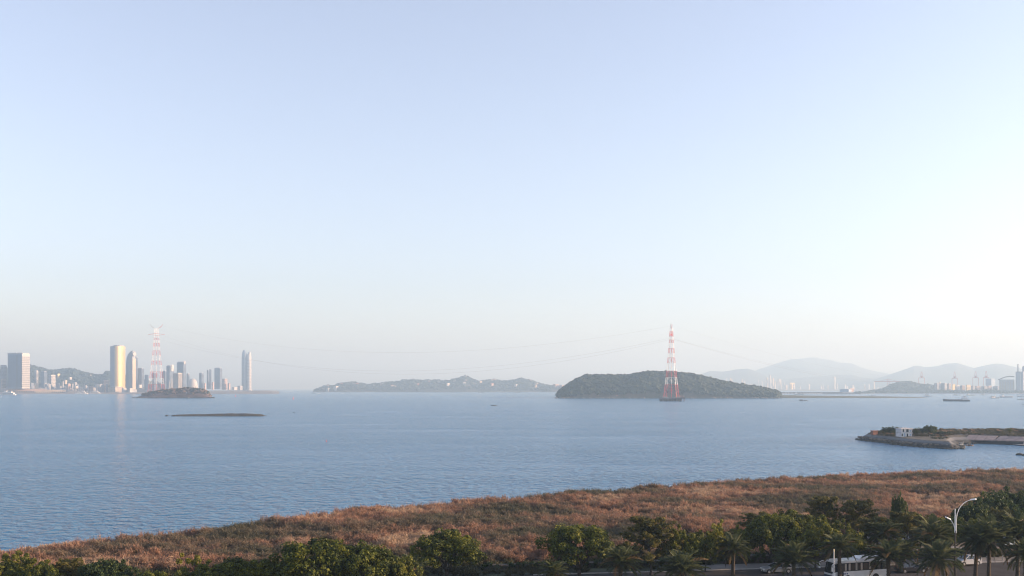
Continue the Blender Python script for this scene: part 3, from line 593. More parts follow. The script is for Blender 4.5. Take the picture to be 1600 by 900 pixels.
# clipped hedges: a body of leaves over a woody core
hedge_leaves = {}
def hedge(s0, s1, t0, t1, h, label):
    L, D = s1 - s0, t1 - t0; o = empty('hedge', onroad((s0 + s1) / 2, (t0 + t1) / 2), RD)
    MB().box((0, 0, h * .42), (L - .3, D - .3, h * .8), 0, .96).build('trunk', M['bark'], o)
    n = int(L * 2.2); cents = [(rng.uniform(-L / 2, L / 2), rng.choice((-1, 1)) * D / 2 * rng.uniform(.2, .9), h * rng.uniform(.25, .92), rng.uniform(.3, .42)) for _ in range(n * 3)]
    link('leaves', leaves('leaves', cents, 60, .5, M['hedge'], int(s0 * 10) + 500, .8), o); tag(o, label, 'hedge'); return o
hedge(-30, 4, 4.6, 6.2, .9, 'low hedge along the pavement at the bottom edge, before the umbrella-shaped tree')
hedge(7, 26.5, 4.7, 6.9, 1.35, 'clipped dark green hedge behind the third palm, along the pavement')
hedge(27.5, 44, 4.7, 6.4, 1.1, 'dark hedge in shade behind the white coach')
hedge(45, 78, 5.2, 7.0, 1.2, 'long dark hedge behind the parked white hatchback')

# ------------------------------------------------------------------ street lamps and posts
def street_lamp():
    Y = 135.5; x = xat(1492.5, Y); o = empty('street_lamp', (x, Y, 3.0)); k = Y / F
    zt = lambda py: zat(py, Y) - 3.0
    MB().tube((0, 0, 0), (0, 0, .5), .2, .15, 10).tube((0, 0, .5), (0, 0, zt(829)), .12, .105, 10).build('lower_pole', M['black'], o)
    MB().tube((0, 0, zt(829)), (0, 0, zt(795)), .10, .07, 10).build('upper_pole', M['white'], o)
    def arm(pts, r, head, tilt):
        P = [((p - 1492.5) * k, 0, zt(q)) for p, q in pts]; a = MB().path([(P[0][0], -.09, P[0][2])] + [(q[0], -.09, q[2]) for q in P[1:]], r * .85, 7).build('arm', M['white'], o)
        e = P[-1]; h = MB(); L = head * k; d = 1 if P[-1][0] > 0 else -1
        h.loft([[(e[0] + d * t * L, -.09 + b * wd, e[2] - tilt * t * L + c) for b, c in ((-1, -.05), (1, -.05), (1, .02), (.5, .12), (-.5, .12), (-1, .02))] for t, wd in ((-.1, .06), (.15, .15), (.75, .19), (1.0, .09))]); h.build('lamp_head', M['white'], a)
    arm([(1493.5, 833), (1493.8, 812), (1495, 803), (1498, 795), (1503, 788), (1509, 783.5), (1516, 781)], .055, 9, -.12)
    arm([(1491.5, 832), (1491.2, 826), (1490, 820.5), (1487.5, 815.5), (1484.5, 811.5)], .055, 8, -.45)
    tag(o, 'tall street lamp, black below and white above, with two curved arms', 'street lamp')
street_lamp()
Y = 135.0; o = empty('lamp_post', (xat(1303, Y), Y, 3.0))
MB().tube((0, 0, 0), (0, 0, zat(861.5, Y) - 3), .075, .06, 8).build('pole', M['white'], o); MB().tube((0, 0, zat(861.5, Y) - 3), (0, 0, zat(858, Y) - 3), .09, .075, 8).build('cap', mat('warm_lit_cap', (.72, .60, .38), .5), o)  # cap coloured warm to stand for low sun on the pole tip
MB().box((0, -.1, 1.5), (.22, .06, .32)).build('service_door', M['steel'], o); tag(o, 'slim plain white pole standing in front of the coach', 'post')
def garden_lamp(px, base, top, label):
    Y = F * 27 / (base - HY); o = empty('garden_lamp', (xat(px, Y), Y, 3.0)); h = zat(top, Y) - 3
    MB().tube((0, 0, 0), (0, 0, h * .62), .07, .055, 8).build('post', M['black'], o); MB().tube((0, 0, h * .62), (0, 0, h * .9), .11, .14, 10).build('lantern', M['white'], o); MB().tube((0, 0, h * .9), (0, 0, h), .19, .04, 10).build('cap', M['white'], o); tag(o, label, 'garden lamp')
garden_lamp(1208.5, 877, 860, 'short white garden lamp under the dark broad tree')
for k, (px, lab) in enumerate(((1554, 'pale bollard on the kerb, left one right of the twin palms'), (1567, 'pale bollard on the kerb, middle one right of the twin palms'), (1581, 'pale bollard on the kerb, the one nearest the right edge'))):
    s = (xat(px, 153.6) - R0.x) / math.cos(RD); q = onroad(s, .7, 3.13); o = empty('bollard', q); MB().tube((0, 0, 0), (0, 0, .72), .075, .065, 8).build('post', M['concrete'], o); MB().tube((0, 0, .72), (0, 0, .80), .085, .03, 8).build('cap', M['concrete'], o); tag(o, lab, 'bollard', 'bollards on the kerb')
# turquoise site hoarding glimpsed behind the trees: panels and posts
teal = mat('turquoise_sheet', (.06, .27, .33), .55, var=.15, vscale=1.2); hoard = empty('hoarding', (xat(1430, 178), 178, 3.0), RD)
for k in range(9):
    p = link('panel', MB().box((0, 0, 0), (2.3, .05, 1.5)).mesh('panel', teal) if k == 0 else hoard_me, hoard); hoard_me = p.data; p.location = (k * 2.4 + 1.2, 0, .9)
    p = link('post', MB().box((0, 0, 0), (.08, .1, 1.85)).mesh('post', M['steel']) if k == 0 else post_me, hoard); post_me = p.data; p.location = (k * 2.4, 0, .92)
tag(hoard, 'turquoise sheet hoarding glimpsed through the trees beyond the plaza', 'fence')

# ------------------------------------------------------------------ vehicles
def paint(name, c, r=.28): 
    m = mat(name, c, r, var=.05, vscale=1.5); m.node_tree.nodes['Principled BSDF'].inputs['Coat Weight'].default_value = .5; return m
lampm = mat('lamp_glass', (.75, .75, .72), .1); tailm = mat('tail_lamp', (.35, .02, .02), .2); chrome = mat('alloy', (.55, .55, .56), .3, .8)
def wheel(parent, x, y, r=.31, w=.2):
    o = MB().tube((x, y - w / 2, r), (x, y + w / 2, r), r, r, 18).build('wheel', M['rubber'], parent)
    s = -1 if y < 0 else 1; m = MB().tube((x, y + s * (w / 2 - .02), r), (x, y + s * (w / 2 + .012), r), r * .64, r * .6, 14); m.build('rim', chrome, o)
    return o
def car(loc, rz, body_m, label, hatch=False, cat='car'):
    """x forward; body lofted across its width from side profiles, glasshouse set in above"""
    o = empty('parked_car', loc, rz); L = 4.1 if hatch else 4.55
    f, r = L / 2, -L / 2
    prof = [(r, .34), (r - .03, .62), (r + .08, .90), (f - 1.15, .93), (f - .55, .84), (f - .08, .68), (f, .45), (f - .1, .28), (r + .12, .28)] if not hatch else [(r, .34), (r - .02, .70), (r + .06, .98), (f - .95, .99), (f - .42, .86), (f - .06, .70), (f, .45), (f - .1, .28), (r + .12, .28)]
    b = MB(); b.loft([[(x * (1 - .03 * e), y, .28 + (z - .28) * (1 - .10 * e)) for x, z in prof] for y, e in ((-.86, 1), (-.80, .25), (-.5, 0), (.5, 0), (.80, .25), (.86, 1))])
    body = b.build('body', body_m, o)
    roof = [(r + .75, 1.42), (r + 1.5, 1.46), (f - 2.2, 1.44)] if not hatch else [(r + .22, 1.50), (r + 1.2, 1.54), (f - 1.9, 1.48)]
    xr0, xr1, xf0, xf1 = (r + .15, roof[0][0], f - 1.25, roof[2][0]) if not hatch else (r + .04, roof[0][0], f - 1.0, roof[2][0])
    zb = .92 if not hatch else .97
    g_ = MB(); lo = [(xr0, zb), (xf0, zb)]
    def sec(z, t, w): return [(xr0 + (xr1 - xr0) * t, -w, z), (xf0 + (xf1 - xf0) * t, -w, z), (xf0 + (xf1 - xf0) * t, w, z), (xr0 + (xr1 - xr0) * t, w, z)]
    zt = roof[1][1] - .07
    g_.loft([sec(zb - .02, 0, .76), sec(zt, 1, .60)]); g_.build('windows', M['glass'], o)
    q = MB(); q.loft([sec(zt, 1, .61), [(v[0] * .985, v[1] * .9, v[2]) for v in sec(zt + .05, 1, .58)], [(v[0] * .93, v[1] * .6, v[2]) for v in sec(zt + .085, 1, .56)]]); q.build('roof', body_m, o)
    pl = MB()
    for s in (-1, 1):
        for (a0, a1) in ((xr0, xr1), (xf0, xf1), ((xr0 + xf0) / 2 - .08, (xr1 + xf1) / 2)):
            pl.tube((a0, s * .765, zb), (a1, s * .605, zt + .02), .045, .04, 5)
    pl.build('pillars', body_m, o)
    for x in (f - .82, r + .78):
        for s in (-1, 1):
            wheel(o, x, s * .77)
            MB().tube((x, s * .845, .34), (x, s * .868, .34), .37, .37, 18).build('wheel_arch', M['black'], o)
    for s in (-1, 1):
        MB().box((f - .14, s * .60, .66), (.2, .36, .13), 0, .8).build('headlight', lampm, o); MB().box((r + .04, s * .66, .78), (.1, .26, .16), 0, .8).build('tail_light', tailm, o)
        MB().box((xf0 - .2, s * .90, zb + .10), (.12, .2, .13), 0, .8).build('mirror', body_m, o)
        for xx in (xf0 - .75, xr0 + 1.05): MB().box((xx - .2, s * .862, .80), (.17, .03, .035)).build('door_handle', body_m if hatch else chrome, o)
    MB().box((f - .03, 0, .43), (.08, 1.0, .2)).build('grille', M['black'], o); MB().box((f + .005, 0, .40), (.02, .44, .11)).build('number_plate', M['white'], o)
    return tag(o, label, cat)
silver = paint('silver_paint', (.42, .44, .47)); whitep = paint('white_gloss', (.42, .43, .45)); blackp = paint('black_gloss', (.025, .025, .03)); bluep = paint('pale_blue_gloss', (.30, .38, .45)); greyp = paint('grey_gloss', (.16, .17, .18))
def lane(px, t, z=3.008):
    # the spot on the road at pixel column px and t metres from the far kerb
    k = (px - CX) / F; s = (k * (R0.y + rn.y * t) - (R0.x + rn.x * t)) / (rd.x - k * rd.y); return onroad(s, t, z)
car(lane(1424, -5.6), RD, blackp, 'black saloon car with pale roof reflections between two palms')
car(lane(1511, -1.35), RD + math.pi + .12, whitep, 'white hatchback parked at the kerb behind the twin palms', True)
car(lane(1480, 22, 3.012), RD + .5, silver, 'silver car parked on the plaza, right of the turquoise hoarding')
car(lane(1578, 15, 3.012), RD + math.pi + .2, bluep, 'pale car parked on the plaza by the right picture edge', True)
car(lane(1213, -3.1), RD + math.pi, greyp, 'dark car roof just showing at the bottom edge near the fourth palm')

def coach(loc, rz):
    o = empty('coach', loc, rz); L, Wd, Ht = 9.2, 2.45, 3.25; f, r, w = L / 2, -L / 2, Wd / 2     # x forward
    wp = paint('coach_white', (.70, .69, .68)); navy = paint('coach_navy', (.02, .03, .08))
    # lower body: rounded nose, lofted from tail to nose
    def ring(x, k, z0, z1, ww): return [(x, -ww, z0), (x, -ww * 1.0, z1 - .12), (x, -ww * .96, z1), (x, ww * .96, z1), (x, ww * 1.0, z1 - .12), (x, ww, z0)]
    MB().loft([ring(r, 0, .34, 1.55, w * .97), ring(r + .15, 0, .32, 1.56, w), ring(f - .8, 0, .32, 1.56, w), ring(f - .25, 0, .34, 1.5, w * .95), ring(f, 0, .42, 1.3, w * .78)]).build('body', wp, o)
    MB().loft([ring(r + .04, 0, 1.56, 2.72, w * .965), ring(f - 1.0, 0, 1.56, 2.72, w * .965), ring(f - .85, 0, 1.56, 2.72, w * .96)]).build('window_band', M['glass'], o)
    rf = MB().loft([ring(r, 0, 2.72, 3.0, w * .97), ring(f - 1.2, 0, 2.72, 3.02, w * .97), ring(f - .62, 0, 2.72, 2.98, w * .94), ring(f - .42, 0, 2.74, 2.88, w * .85)]).build('roof', wp, o)
    ws = MB().loft([[(f - .85, -w * .95, 1.5), (f - .85, -w * .95, 2.72), (f - .85, w * .95, 2.72), (f - .85, w * .95, 1.5)], [(f - .20, -w * .92, 1.42), (f - .52, -w * .92, 2.74), (f - .52, w * .92, 2.74), (f - .20, w * .92, 1.42)], [(f + .02, -w * .72, 1.30), (f - .36, -w * .74, 2.74), (f - .36, w * .74, 2.74), (f + .02, w * .72, 1.30)]]).build('windscreen', M['glass'], o)
    MB().tube((f - .02, 0, 1.32), (f - .38, 0, 2.72), .03, .03, 5).build('windscreen_bar', M['black'], ws)
    MB().loft([ring(r + 1.0, 0, 3.02, 3.2, .85), ring(r + 1.3, 0, 3.02, 3.32, .95), ring(r + 4.2, 0, 3.02, 3.32, .95), ring(r + 4.7, 0, 3.02, 3.16, .85)]).build('air_conditioner', wp, rf)
    for k in range(3): MB().tube((r + 1.9 + k * .75, 0, 3.32), (r + 1.9 + k * .75, 0, 3.35), .26, .26, 14).build('roof_fan', M['black'], rf)
    for k, x in enumerate((f - 2.3, f - 4.0, f - 5.7, f - 7.2)):
        for s in (-1, 1): MB().box((x, s * w * .972, 2.14), (.09, .03, 1.14)).build('window_pillar', M['black'], o)
    cur = mat('curtain', (.42, .36, .31), .9)
    for x in (f - 2.0, f - 2.62, f - 3.75, f - 4.6, f - 6.0):
        for s in (-1, 1): MB().box((x, s * w * .969, 2.16), (.30, .02, .96)).build('curtain', cur, o)
    MB().box((f - .10, 0, .86), (.34, Wd * .80, .34), 0, .9).build('front_band', navy, o)
    for s in (-1, 1):
        MB().box((f - .14, s * .86, .70), (.3, .34, .2), 0, .8).build('headlight', lampm, o)
        MB().path([(f - .5, s * (w - .12), 2.66), (f + .05, s * (w + .12), 2.78), (f + .38, s * (w + .22), 2.60), (f + .42, s * (w + .22), 2.3)], .055, 7).build('mirror_arm', wp, o)
        m = MB().box((f + .40, s * (w + .22), 2.02), (.14, .26, .55), 0, .85).build('mirror', wp, o); MB().box((f + .325, s * (w + .22), 2.02), (.02, .2, .46)).build('mirror_glass', M['glass'], m)
        for x in (f - 2.3, r + 2.3):
            wheel(o, x, s * (w - .16), .47, .3); MB().tube((x, s * (w - .005), .5), (x, s * (w + .012), .5), .56, .56, 18).build('wheel_arch', M['black'], o)
        for x in (f - 3.6, f - 4.9): MB().box((x, s * (w + .006), .82), (1.2, .012, .6)).build('luggage_hatch', wp, o)
        for k in range(3): MB().box((f - 1.7 - k * .26, s * (w + .008), 1.26), (.16, .012, .2)).build('emblem', mat('emblem_blue', (.05, .08, .2), .5) if k == 0 and s < 0 else bpy.data.materials['emblem_blue'], o)
    MB().box((f - 1.25, w + .004, 1.45), (.75, .012, 2.0)).build('door', M['glass'], o)
    return tag(o, 'white coach with dark windscreen, curved mirror arms and roof unit', 'coach')
coach(lane(1338, -10.2), RD + math.pi + .16)

# ------------------------------------------------------------------ the revetted islet with its house, and the bank on the right
PX = lambda a: (xat(a[0], yat(a[1])), yat(a[1]))
ISP = [PX(q) for q in ((1338, 686.5), (1352, 689), (1372, 691), (1400, 695), (1428, 698), (1450, 699.5), (1485, 702), (1500, 701.5), (1505, 700.5))] + [(229, 514), (233, 524), (240, 536), (251, 541), (266, 523), (293, 513), (400, 490), (400, 640), (300, 640), (240, 632), (217, 618), (208, 601)]
def sdist(X, Y, poly):
    P = np.array(poly); n = len(P); d = np.full(X.shape, 1e9); ins = np.zeros(X.shape, bool)
    for i in range(n):
        a, b = P[i], P[(i + 1) % n]; e = b - a; t = np.clip(((X - a[0]) * e[0] + (Y - a[1]) * e[1]) / (e @ e), 0, 1)
        d = np.minimum(d, np.hypot(X - a[0] - t * e[0], Y - a[1] - t * e[1])); c = ((a[1] > Y) != (b[1] > Y)); den = (b[1] - a[1]) if abs(b[1] - a[1]) > 1e-9 else 1e-9; xx = (b[0] - a[0]) * (Y - a[1]) / den + a[0]
        ins ^= c & (X < xx)
    return np.where(ins, d, -d)
def islet_z(X, Y):
    d = sdist(X, Y, ISP) + .35 * vnoise(X / 2.2, Y / 2.2, 91); bank = np.clip((X - 236) / 8, 0, 1)
    z = np.interp(d, [-8, 0, 3.2, 6.0, 8, 13, 60], [-2.5, -.15, 1.7, 3.3, 3.35, 3.5, 3.5])
    zb = np.interp(d, [-8, 0, 2.0, 3.4, 12.0, 13.2, 20, 60], [-2.5, -.15, 1.3, 1.75, 3.55, 4.1, 4.3, 4.3])
    return z * (1 - bank) + zb * bank + np.where(d > 13, .25 * vnoise(X / 4, Y / 4, 92), .10 * vnoise(X / .9, Y / .9, 93))
ix = np.concatenate([np.arange(190, 330, 1.0), np.arange(334, 420, 8)]); iy = np.concatenate([np.arange(484, 570, .8), np.arange(572, 650, 4)]); IX, IY = np.meshgrid(ix, iy, indexing='ij'); IZ = islet_z(IX, IY)
im = bpy.data.materials.new('revetment_stone'); im.use_nodes = True; nt = im.node_tree; p = nt.nodes['Principled BSDF']; g = nt.nodes.new('ShaderNodeNewGeometry'); sep = nt.nodes.new('ShaderNodeSeparateXYZ'); nt.links.new(g.outputs['Position'], sep.inputs[0])
nz = wave(.5, (1, 1, 1), 0, 4); hz2 = math_('ADD', sep.outputs[2], math_('MULTIPLY', math_('SUBTRACT', nz, .5), 1.0))
hr = math_('DIVIDE', hz2, 5.0)                                        # tide line: wet weed below, pale stone, then soil on the top
rc = ramp(hr, [(.0, (.010, .012, .012)), (.38, (.018, .020, .022)), (.42, (.085, .09, .095)), (.60, (.125, .125, .13)), (.66, (.055, .048, .034)), (1.0, (.07, .055, .04))]); nt.links.new(rc, p.inputs['Base Color']); p.inputs['Roughness'].default_value = .9
b_ = nt.nodes.new('ShaderNodeBump'); b_.inputs['Strength'].default_value = .7; nt.links.new(wave(1.2, (1, 1, 1), 0, 4), b_.inputs['Height']); nt.links.new(b_.outputs[0], p.inputs['Normal'])
islet = link('islet', np_mesh('islet', np.stack([IX, IY, IZ], 2).reshape(-1, 3), grid_faces(len(ix), len(iy)), im)); tag(islet, kind='structure')
def iz(x, y): return float(islet_z(np.array([[x]]), np.array([[y]]))[0, 0])
pinkc = mat('pink_concrete', (.27, .205, .19), .9, var=.16, vscale=.4, coords='World', bump=.2, bscale=1.5)
# sloping concrete slabs along the bank, one by one
bp_ = [(246, 546.3), (258, 537), (268, 527), (293, 519), (340, 508)]
def bank_pt(s):
    for (a, b) in zip(bp_, bp_[1:]):
        l = math.hypot(b[0] - a[0], b[1] - a[1])
        if s <= l: t = s / l; return (a[0] + (b[0] - a[0]) * t, a[1] + (b[1] - a[1]) * t, math.atan2(b[1] - a[1], b[0] - a[0]))
        s -= l
    return (*bp_[-1], -.2)
s = 0
slopes = []
for k in range(11):
    x, y, a = bank_pt(s + 2.5); nx_, ny_ = -math.sin(a), math.cos(a); w = 2.42; dx, dy = math.cos(a) * w, math.sin(a) * w
    q0 = (x, y); q1 = (x + nx_ * 8.8, y + ny_ * 8.8); mb = MB()
    top = [(q0[0] - dx, q0[1] - dy, 2.02), (q0[0] + dx, q0[1] + dy, 2.02), (q1[0] + dx, q1[1] + dy, 4.0), (q1[0] - dx, q1[1] - dy, 4.0)]
    mb.loft([[(v[0], v[1], v[2] - .5) for v in top], top]); o = mb.build('slope_slab', pinkc); tag(o, kind='structure'); s += 5.0
# the white two-storey house
HYc = 549.0; hx0, hx1 = xat(1400.5, HYc), xat(1424, HYc); ho_ = empty('white_house', ((hx0 + hx1) / 2, HYc, 3.3), .22); hw = (hx1 - hx0) * .80; zt_ = zat(669.5, HYc) - 3.3
pl_w = mat('limewash', (.50, .50, .52), .85, vscale=.35, col2=(.66, .64, .64), coords='World', detail=5); blued = mat('faded_blue', (.30, .40, .50), .7)
D_ = 5.2; T_ = .25                                                     # walls as real shells, openings are set-back dark rooms
hwall = MB(); wins = [(-.36, .16, .60, .60), (.05, .60, .22, .30), (.36, .60, .2, .26), (.05, .12, .22, .30)]
hwall.box((0, 0, zt_ / 2), (hw, D_, zt_)); hwall.build('wall', pl_w, ho_)
MB().box((0, 0, zt_ + .11), (hw + .9, D_ + .9, .22)).build('roof', pl_w, ho_); MB().box((0, 0, zt_ * .5), (hw + .16, D_ + .16, .12)).build('floor_band', M['concrete'], ho_)
def hwin(x, z, w, h, m=M['glass'], nm='window'):
    q = MB().box((x, -D_ / 2 - .012, z), (w, .05, h)).build(nm, m, ho_); fr = MB()
    for d in (-1, 1): fr.box((x + d * (w / 2 + .05), -D_ / 2 - .05, z), (.1, .12, h + .2)).box((x, -D_ / 2 - .05, z + d * (h / 2 + .05)), (w, .12, .1))
    fr.build('frame', M['white'], q)
hwin(-hw * .32, zt_ * .76, 1.0, 1.6); hwin(hw * .06, zt_ * .76, 1.5, 1.6); hwin(hw * .34, zt_ * .74, 1.1, 1.0, blued); hwin(hw * .06, zt_ * .24, .9, 1.5); hwin(hw * .34, zt_ * .26, 1.0, 1.0, blued); hwin(-hw * .22, zt_ * .25, 1.1, 1.9, blued, 'door'); hwin(-hw * .42, zt_ * .25, .8, 1.4)
for d, z in ((0, .35), (1, .78)):
    bl = MB().box((hw / 2 + .5, -.6, zt_ * z), (1.0, 2.6, .14)).build('balcony', pl_w, ho_); rl = MB(); rl.box((hw / 2 + .97, -.6, zt_ * z + .5), (.08, 2.6, .5)); rl.build('balustrade', pl_w, bl)
for x in (-.12, .2): MB().box((hw * x, .4, zt_ + .45), (.5, .5, .5)).build('roof_tank', M['steel'], ho_)
tag(ho_, 'small white two-storey flat-roofed house on the dark-footed islet', 'house')
# islet trees and bushes (stand on z about 3.4)
TREES['light'][0], TREES['light'][1]
def itree(px, Y, w, top, kind, label, name='broadleaf_tree'):
    x = xat(px, Y); z = iz(x, Y); kk = tree_n[kind]; tree_n[kind] += 1; tm, cm = TREES[kind][kk % 3]; o = empty(name, (x, Y, z - .1), rng.uniform(0, 6)); sw = w * Y / F / 7.8; o.scale = (sw, sw, (zat(top, Y) - z) / 5.6)
    link('trunk', tm, o); link('crown', cm, o); tag(o, label, 'tree')
under2 = [proto('bank_sprig', tuft_mesh('bank_sprig', 160 + k, um, 40, 0.9, 0.9, 0.045)) for k in range(3)]
itree(1431, 550, 15, 671, 'light', 'yellow-green bushy tree against the right side of the white house')
itree(1451, 547, 24, 667.5, 'dark', 'dark spreading tree on the islet, right of the white house')
itree(1441, 556, 12, 674, 'layered', 'small tree between the two larger trees beside the white house')
itree(1392, 560, 26, 669, 'dark', 'dark bush mass behind the white house on its left')
itree(1378, 575, 20, 674, 'layered', 'low bush sloping down to the islet tip, left of the house')
itree(1472, 562, 22, 674.5, 'dark', 'dark low bush right of the islet trees, at the start of the bank')
itree(1577, 566, 8, 669, 'light', 'thin lone tree on the bank near the right edge')
itree(1560, 566, 12, 674, 'layered', 'low shrub on the bank left of the thin lone tree')
itree(1597, 560, 16, 672, 'layered', 'reddish shrub on the bank at the right edge')
n = 480; X = nrng.uniform(203, 330, n); Y = nrng.uniform(520, 622, n); dd = sdist(X, Y, ISP); k = (dd > 9.5 + 4.5 * np.clip((X - 236) / 8, 0, 1)) & ~((np.abs(X - ho_.location.x) < 6) & (Y < 554)) & ((X > 238) | (Y > 548) | (nrng.random(n) < .25)); X, Y = X[k], Y[k]; n = len(X); sc = nrng.uniform(.8, 1.35, n)
scatter('bank_scrub', np.stack([X, Y, islet_z(X[:, None], Y[:, None])[:, 0] - .1], 1), np.stack([0 * X, 0 * X, nrng.uniform(0, 6.28, n)], 1), np.stack([sc, sc, sc * .55], 1), tufts)
n = 2600; X = nrng.uniform(203, 330, n); Y = nrng.uniform(520, 622, n); dd = sdist(X, Y, ISP); k = (dd > 6.5 + 7 * np.clip((X - 241) / 7, 0, 1)) & ~((np.abs(X - ho_.location.x) < 5.5) & (Y < 553)) & (fbm(X / 9, Y / 9, 17) > -.25); X, Y = X[k], Y[k]; n = len(X); sc = nrng.uniform(.8, 1.5, n)
scatter('bank_undergrowth', np.stack([X, Y, islet_z(X[:, None], Y[:, None])[:, 0] - .1], 1), np.stack([0 * X, 0 * X, nrng.uniform(0, 6.28, n)], 1), np.stack([sc, sc, sc * .7], 1), under2)
for (a_, b_) in zip(ISP[:12], ISP[1:13]): rocks_along('revetment_rocks', (*a_, 0), (*b_, 0), max(4, int(math.hypot(a_[0] - b_[0], a_[1] - b_[1]) * 1.1)), .45, 1.1, darkrock, 1.3)
for (a_, b_) in zip(ISP[:6], ISP[1:7]): rocks_along('revetment_rocks', (a_[0] + 2.2, a_[1] + 2.6, 1.5), (b_[0] + 2.2, b_[1] + 2.6, 1.5), max(4, int(math.hypot(a_[0] - b_[0], a_[1] - b_[1]) * .9)), .4, .8, rockm, 1.2)
box_o = MB().box((xat(1366, 572), 572, iz(xat(1366, 572), 572) + 1.0), (3.0, 2.4, 2.2), .2).box((xat(1366, 572), 572, iz(xat(1366, 572), 572) + 2.2), (3.4, 2.8, .25), .2).build('brick_hut', mat('brick_red', (.22, .10, .07), .9, var=.2, vscale=2)); tag(box_o, 'small brick hut with flat lid near the tip of the islet', 'hut')
# floating pontoon: deck planks are parts, floats below
pa, pb = Vector((xat(1538, yat(691.5)), yat(691.5), 0)), Vector((xat(1612, yat(697.5)), yat(697.5), 0)); L = (pb - pa).length; po = empty('pontoon', ((pa + pb) / 2), math.atan2(pb.y - pa.y, pb.x - pa.x))
MB().box((0, 0, .12), (L, 2.2, .5)).build('hull', M['black'], po)
deckm = mat('pontoon_deck', (.36, .37, .38), .8, var=.15, vscale=.8); nb = 9
for k in range(nb):
    o = link('deck_panel', MB().box((0, 0, 0), (L / nb - .12, 1.7, .12)).mesh('deck_panel', deckm) if k == 0 else dk_me, po); dk_me = o.data; o.location = (-L / 2 + (k + .5) * L / nb, .1, .44)
for k in range(4): MB().tube((-L / 2 + 2 + k * L / 4, 1.0, -.5), (-L / 2 + 2 + k * L / 4, 1.0, 1.6), .12, .12, 8).build('mooring_post', M['steel'], po)
tag(po, 'long low floating pontoon moored below the slab bank', 'pontoon')

# ------------------------------------------------------------------ boats
hullm = {'dark': mat('dark_hull', (.03, .035, .045), .6), 'white': M['white'], 'grey': mat('grey_hull', (.12, .14, .17), .6), 'wood': mat('wood_hull', (.16, .085, .045), .7, var=.3, vscale=1.5), 'red': M['red'], 'blue': mat('blue_hull', (.05, .10, .18), .5)}
def boat(px, py, lpx, kind, hull, label, heading=0.0, rise=1.0, group='boats on the water', name='boat'):
    Y = yat(py); L = lpx * Y / F; o = empty(name, (xat(px, Y), Y, 0), heading); Bw = max(1.2, L * .22); fb = max(.5, L * .055) * rise; h = MB()
    def sect(t, w, z0, z1): x = -L / 2 + t * L; return [(x, -w * .6, z0), (x, -w, z1), (x, w, z1), (x, w * .6, z0)]
    h.loft([sect(0, Bw * .40, -.2, fb * 1.15), sect(.12, Bw * .48, -.3, fb), sect(.7, Bw * .5, -.3, fb), sect(.9, Bw * .33, -.25, fb * 1.3), sect(1.0, Bw * .04, .1, fb * 1.75)]); h.build('hull', hullm[hull], o)
    if kind == 'barge':
        MB().box((-L * .32, 0, fb + L * .045), (L * .2, Bw * .8, L * .09)).build('deckhouse', M['white'], o); MB().box((-L * .32, 0, fb + L * .11), (L * .1, Bw * .6, L * .05)).build('wheelhouse', M['white'], o); MB().box((-L * .33, 0, fb + L * .143), (L * .13, Bw * .7, L * .012)).build('roof', M['steel'], o)
        MB().box((L * .1, 0, fb + L * .012), (L * .55, Bw * .66, L * .03)).build('hatch', M['steel'], o); MB().tube((-L * .28, 0, fb + L * .14), (-L * .28, 0, fb + L * .24), L * .005, L * .004, 5).build('mast', M['steel'], o); MB().tube((L * .42, 0, fb), (L * .42, 0, fb + L * .1), L * .005, L * .004, 5).build('mast', M['steel'], o)
    elif kind == 'ferry':
        a = MB().box((-L * .04, 0, fb + L * .05), (L * .7, Bw * .86, L * .10)).build('deckhouse', M['white'], o); MB().box((-L * .04, 0, fb + L * .058), (L * .66, Bw * .87, L * .03)).build('window_band', M['glass'], a)
        a = MB().box((-L * .02, 0, fb + L * .135), (L * .5, Bw * .7, L * .065)).build('upper_deck', M['white'], o); MB().box((-L * .02, 0, fb + L * .14), (L * .47, Bw * .71, L * .022)).build('window_band', M['glass'], a); MB().box((L * .12, 0, fb + L * .19), (L * .14, Bw * .5, L * .05)).build('wheelhouse', M['white'], o); MB().tube((0, 0, fb + L * .17), (0, 0, fb + L * .3), L * .006, L * .005, 5).build('mast', M['white'], o)
    elif kind == 'cabin':
        MB().box((-L * .15, 0, fb + L * .07), (L * .32, Bw * .7, L * .14), 0, .9).build('cabin', M['white'] if hull != 'wood' else hullm['wood'], o); MB().box((-L * .15, 0, fb + L * .155), (L * .38, Bw * .8, L * .02)).build('roof', M['steel'], o); MB().box((-L * .15, 0, fb + L * .09), (L * .325, Bw * .71, L * .05), 0, .97).build('window', M['glass'], o); MB().tube((L * .08, 0, fb), (L * .08, 0, fb + L * .28), L * .012, L * .008, 5).build('mast', M['steel'], o)
    elif kind == 'sampan':
        MB().path([(-L * .3, Bw * .3 * math.cos(q * .5236), fb + L * .13 * math.sin(q * .5236)) for q in range(7)], L * .015, 5).build('hoop', M['steel'], o); MB().loft([[(x, -Bw * .38, fb), (x, -Bw * .2, fb + L * .12), (x, Bw * .2, fb + L * .12), (x, Bw * .38, fb)] for x in (-L * .38, -L * .02)]).build('canopy', hullm['grey'], o); MB().box((L * .2, 0, fb + .1), (L * .12, Bw * .4, L * .05)).build('crate', hullm['wood'], o)
    elif kind == 'sail':
        MB().tube((0, 0, fb), (0, 0, fb + L * .9), L * .02, L * .012, 5).build('mast', M['steel'], o); MB().loft([[(-L * .02, -.03, fb + L * .1), (-L * .4, -.03, fb + L * .12), (-L * .4, .03, fb + L * .12), (-L * .02, .03, fb + L * .1)], [(-L * .01, -.02, fb + L * .88), (-L * .05, -.02, fb + L * .85), (-L * .05, .02, fb + L * .85), (-L * .01, .02, fb + L * .88)]]).build('sail', hullm['grey'], o)
    tag(o, label, 'boat', group); return o
PI = math.pi
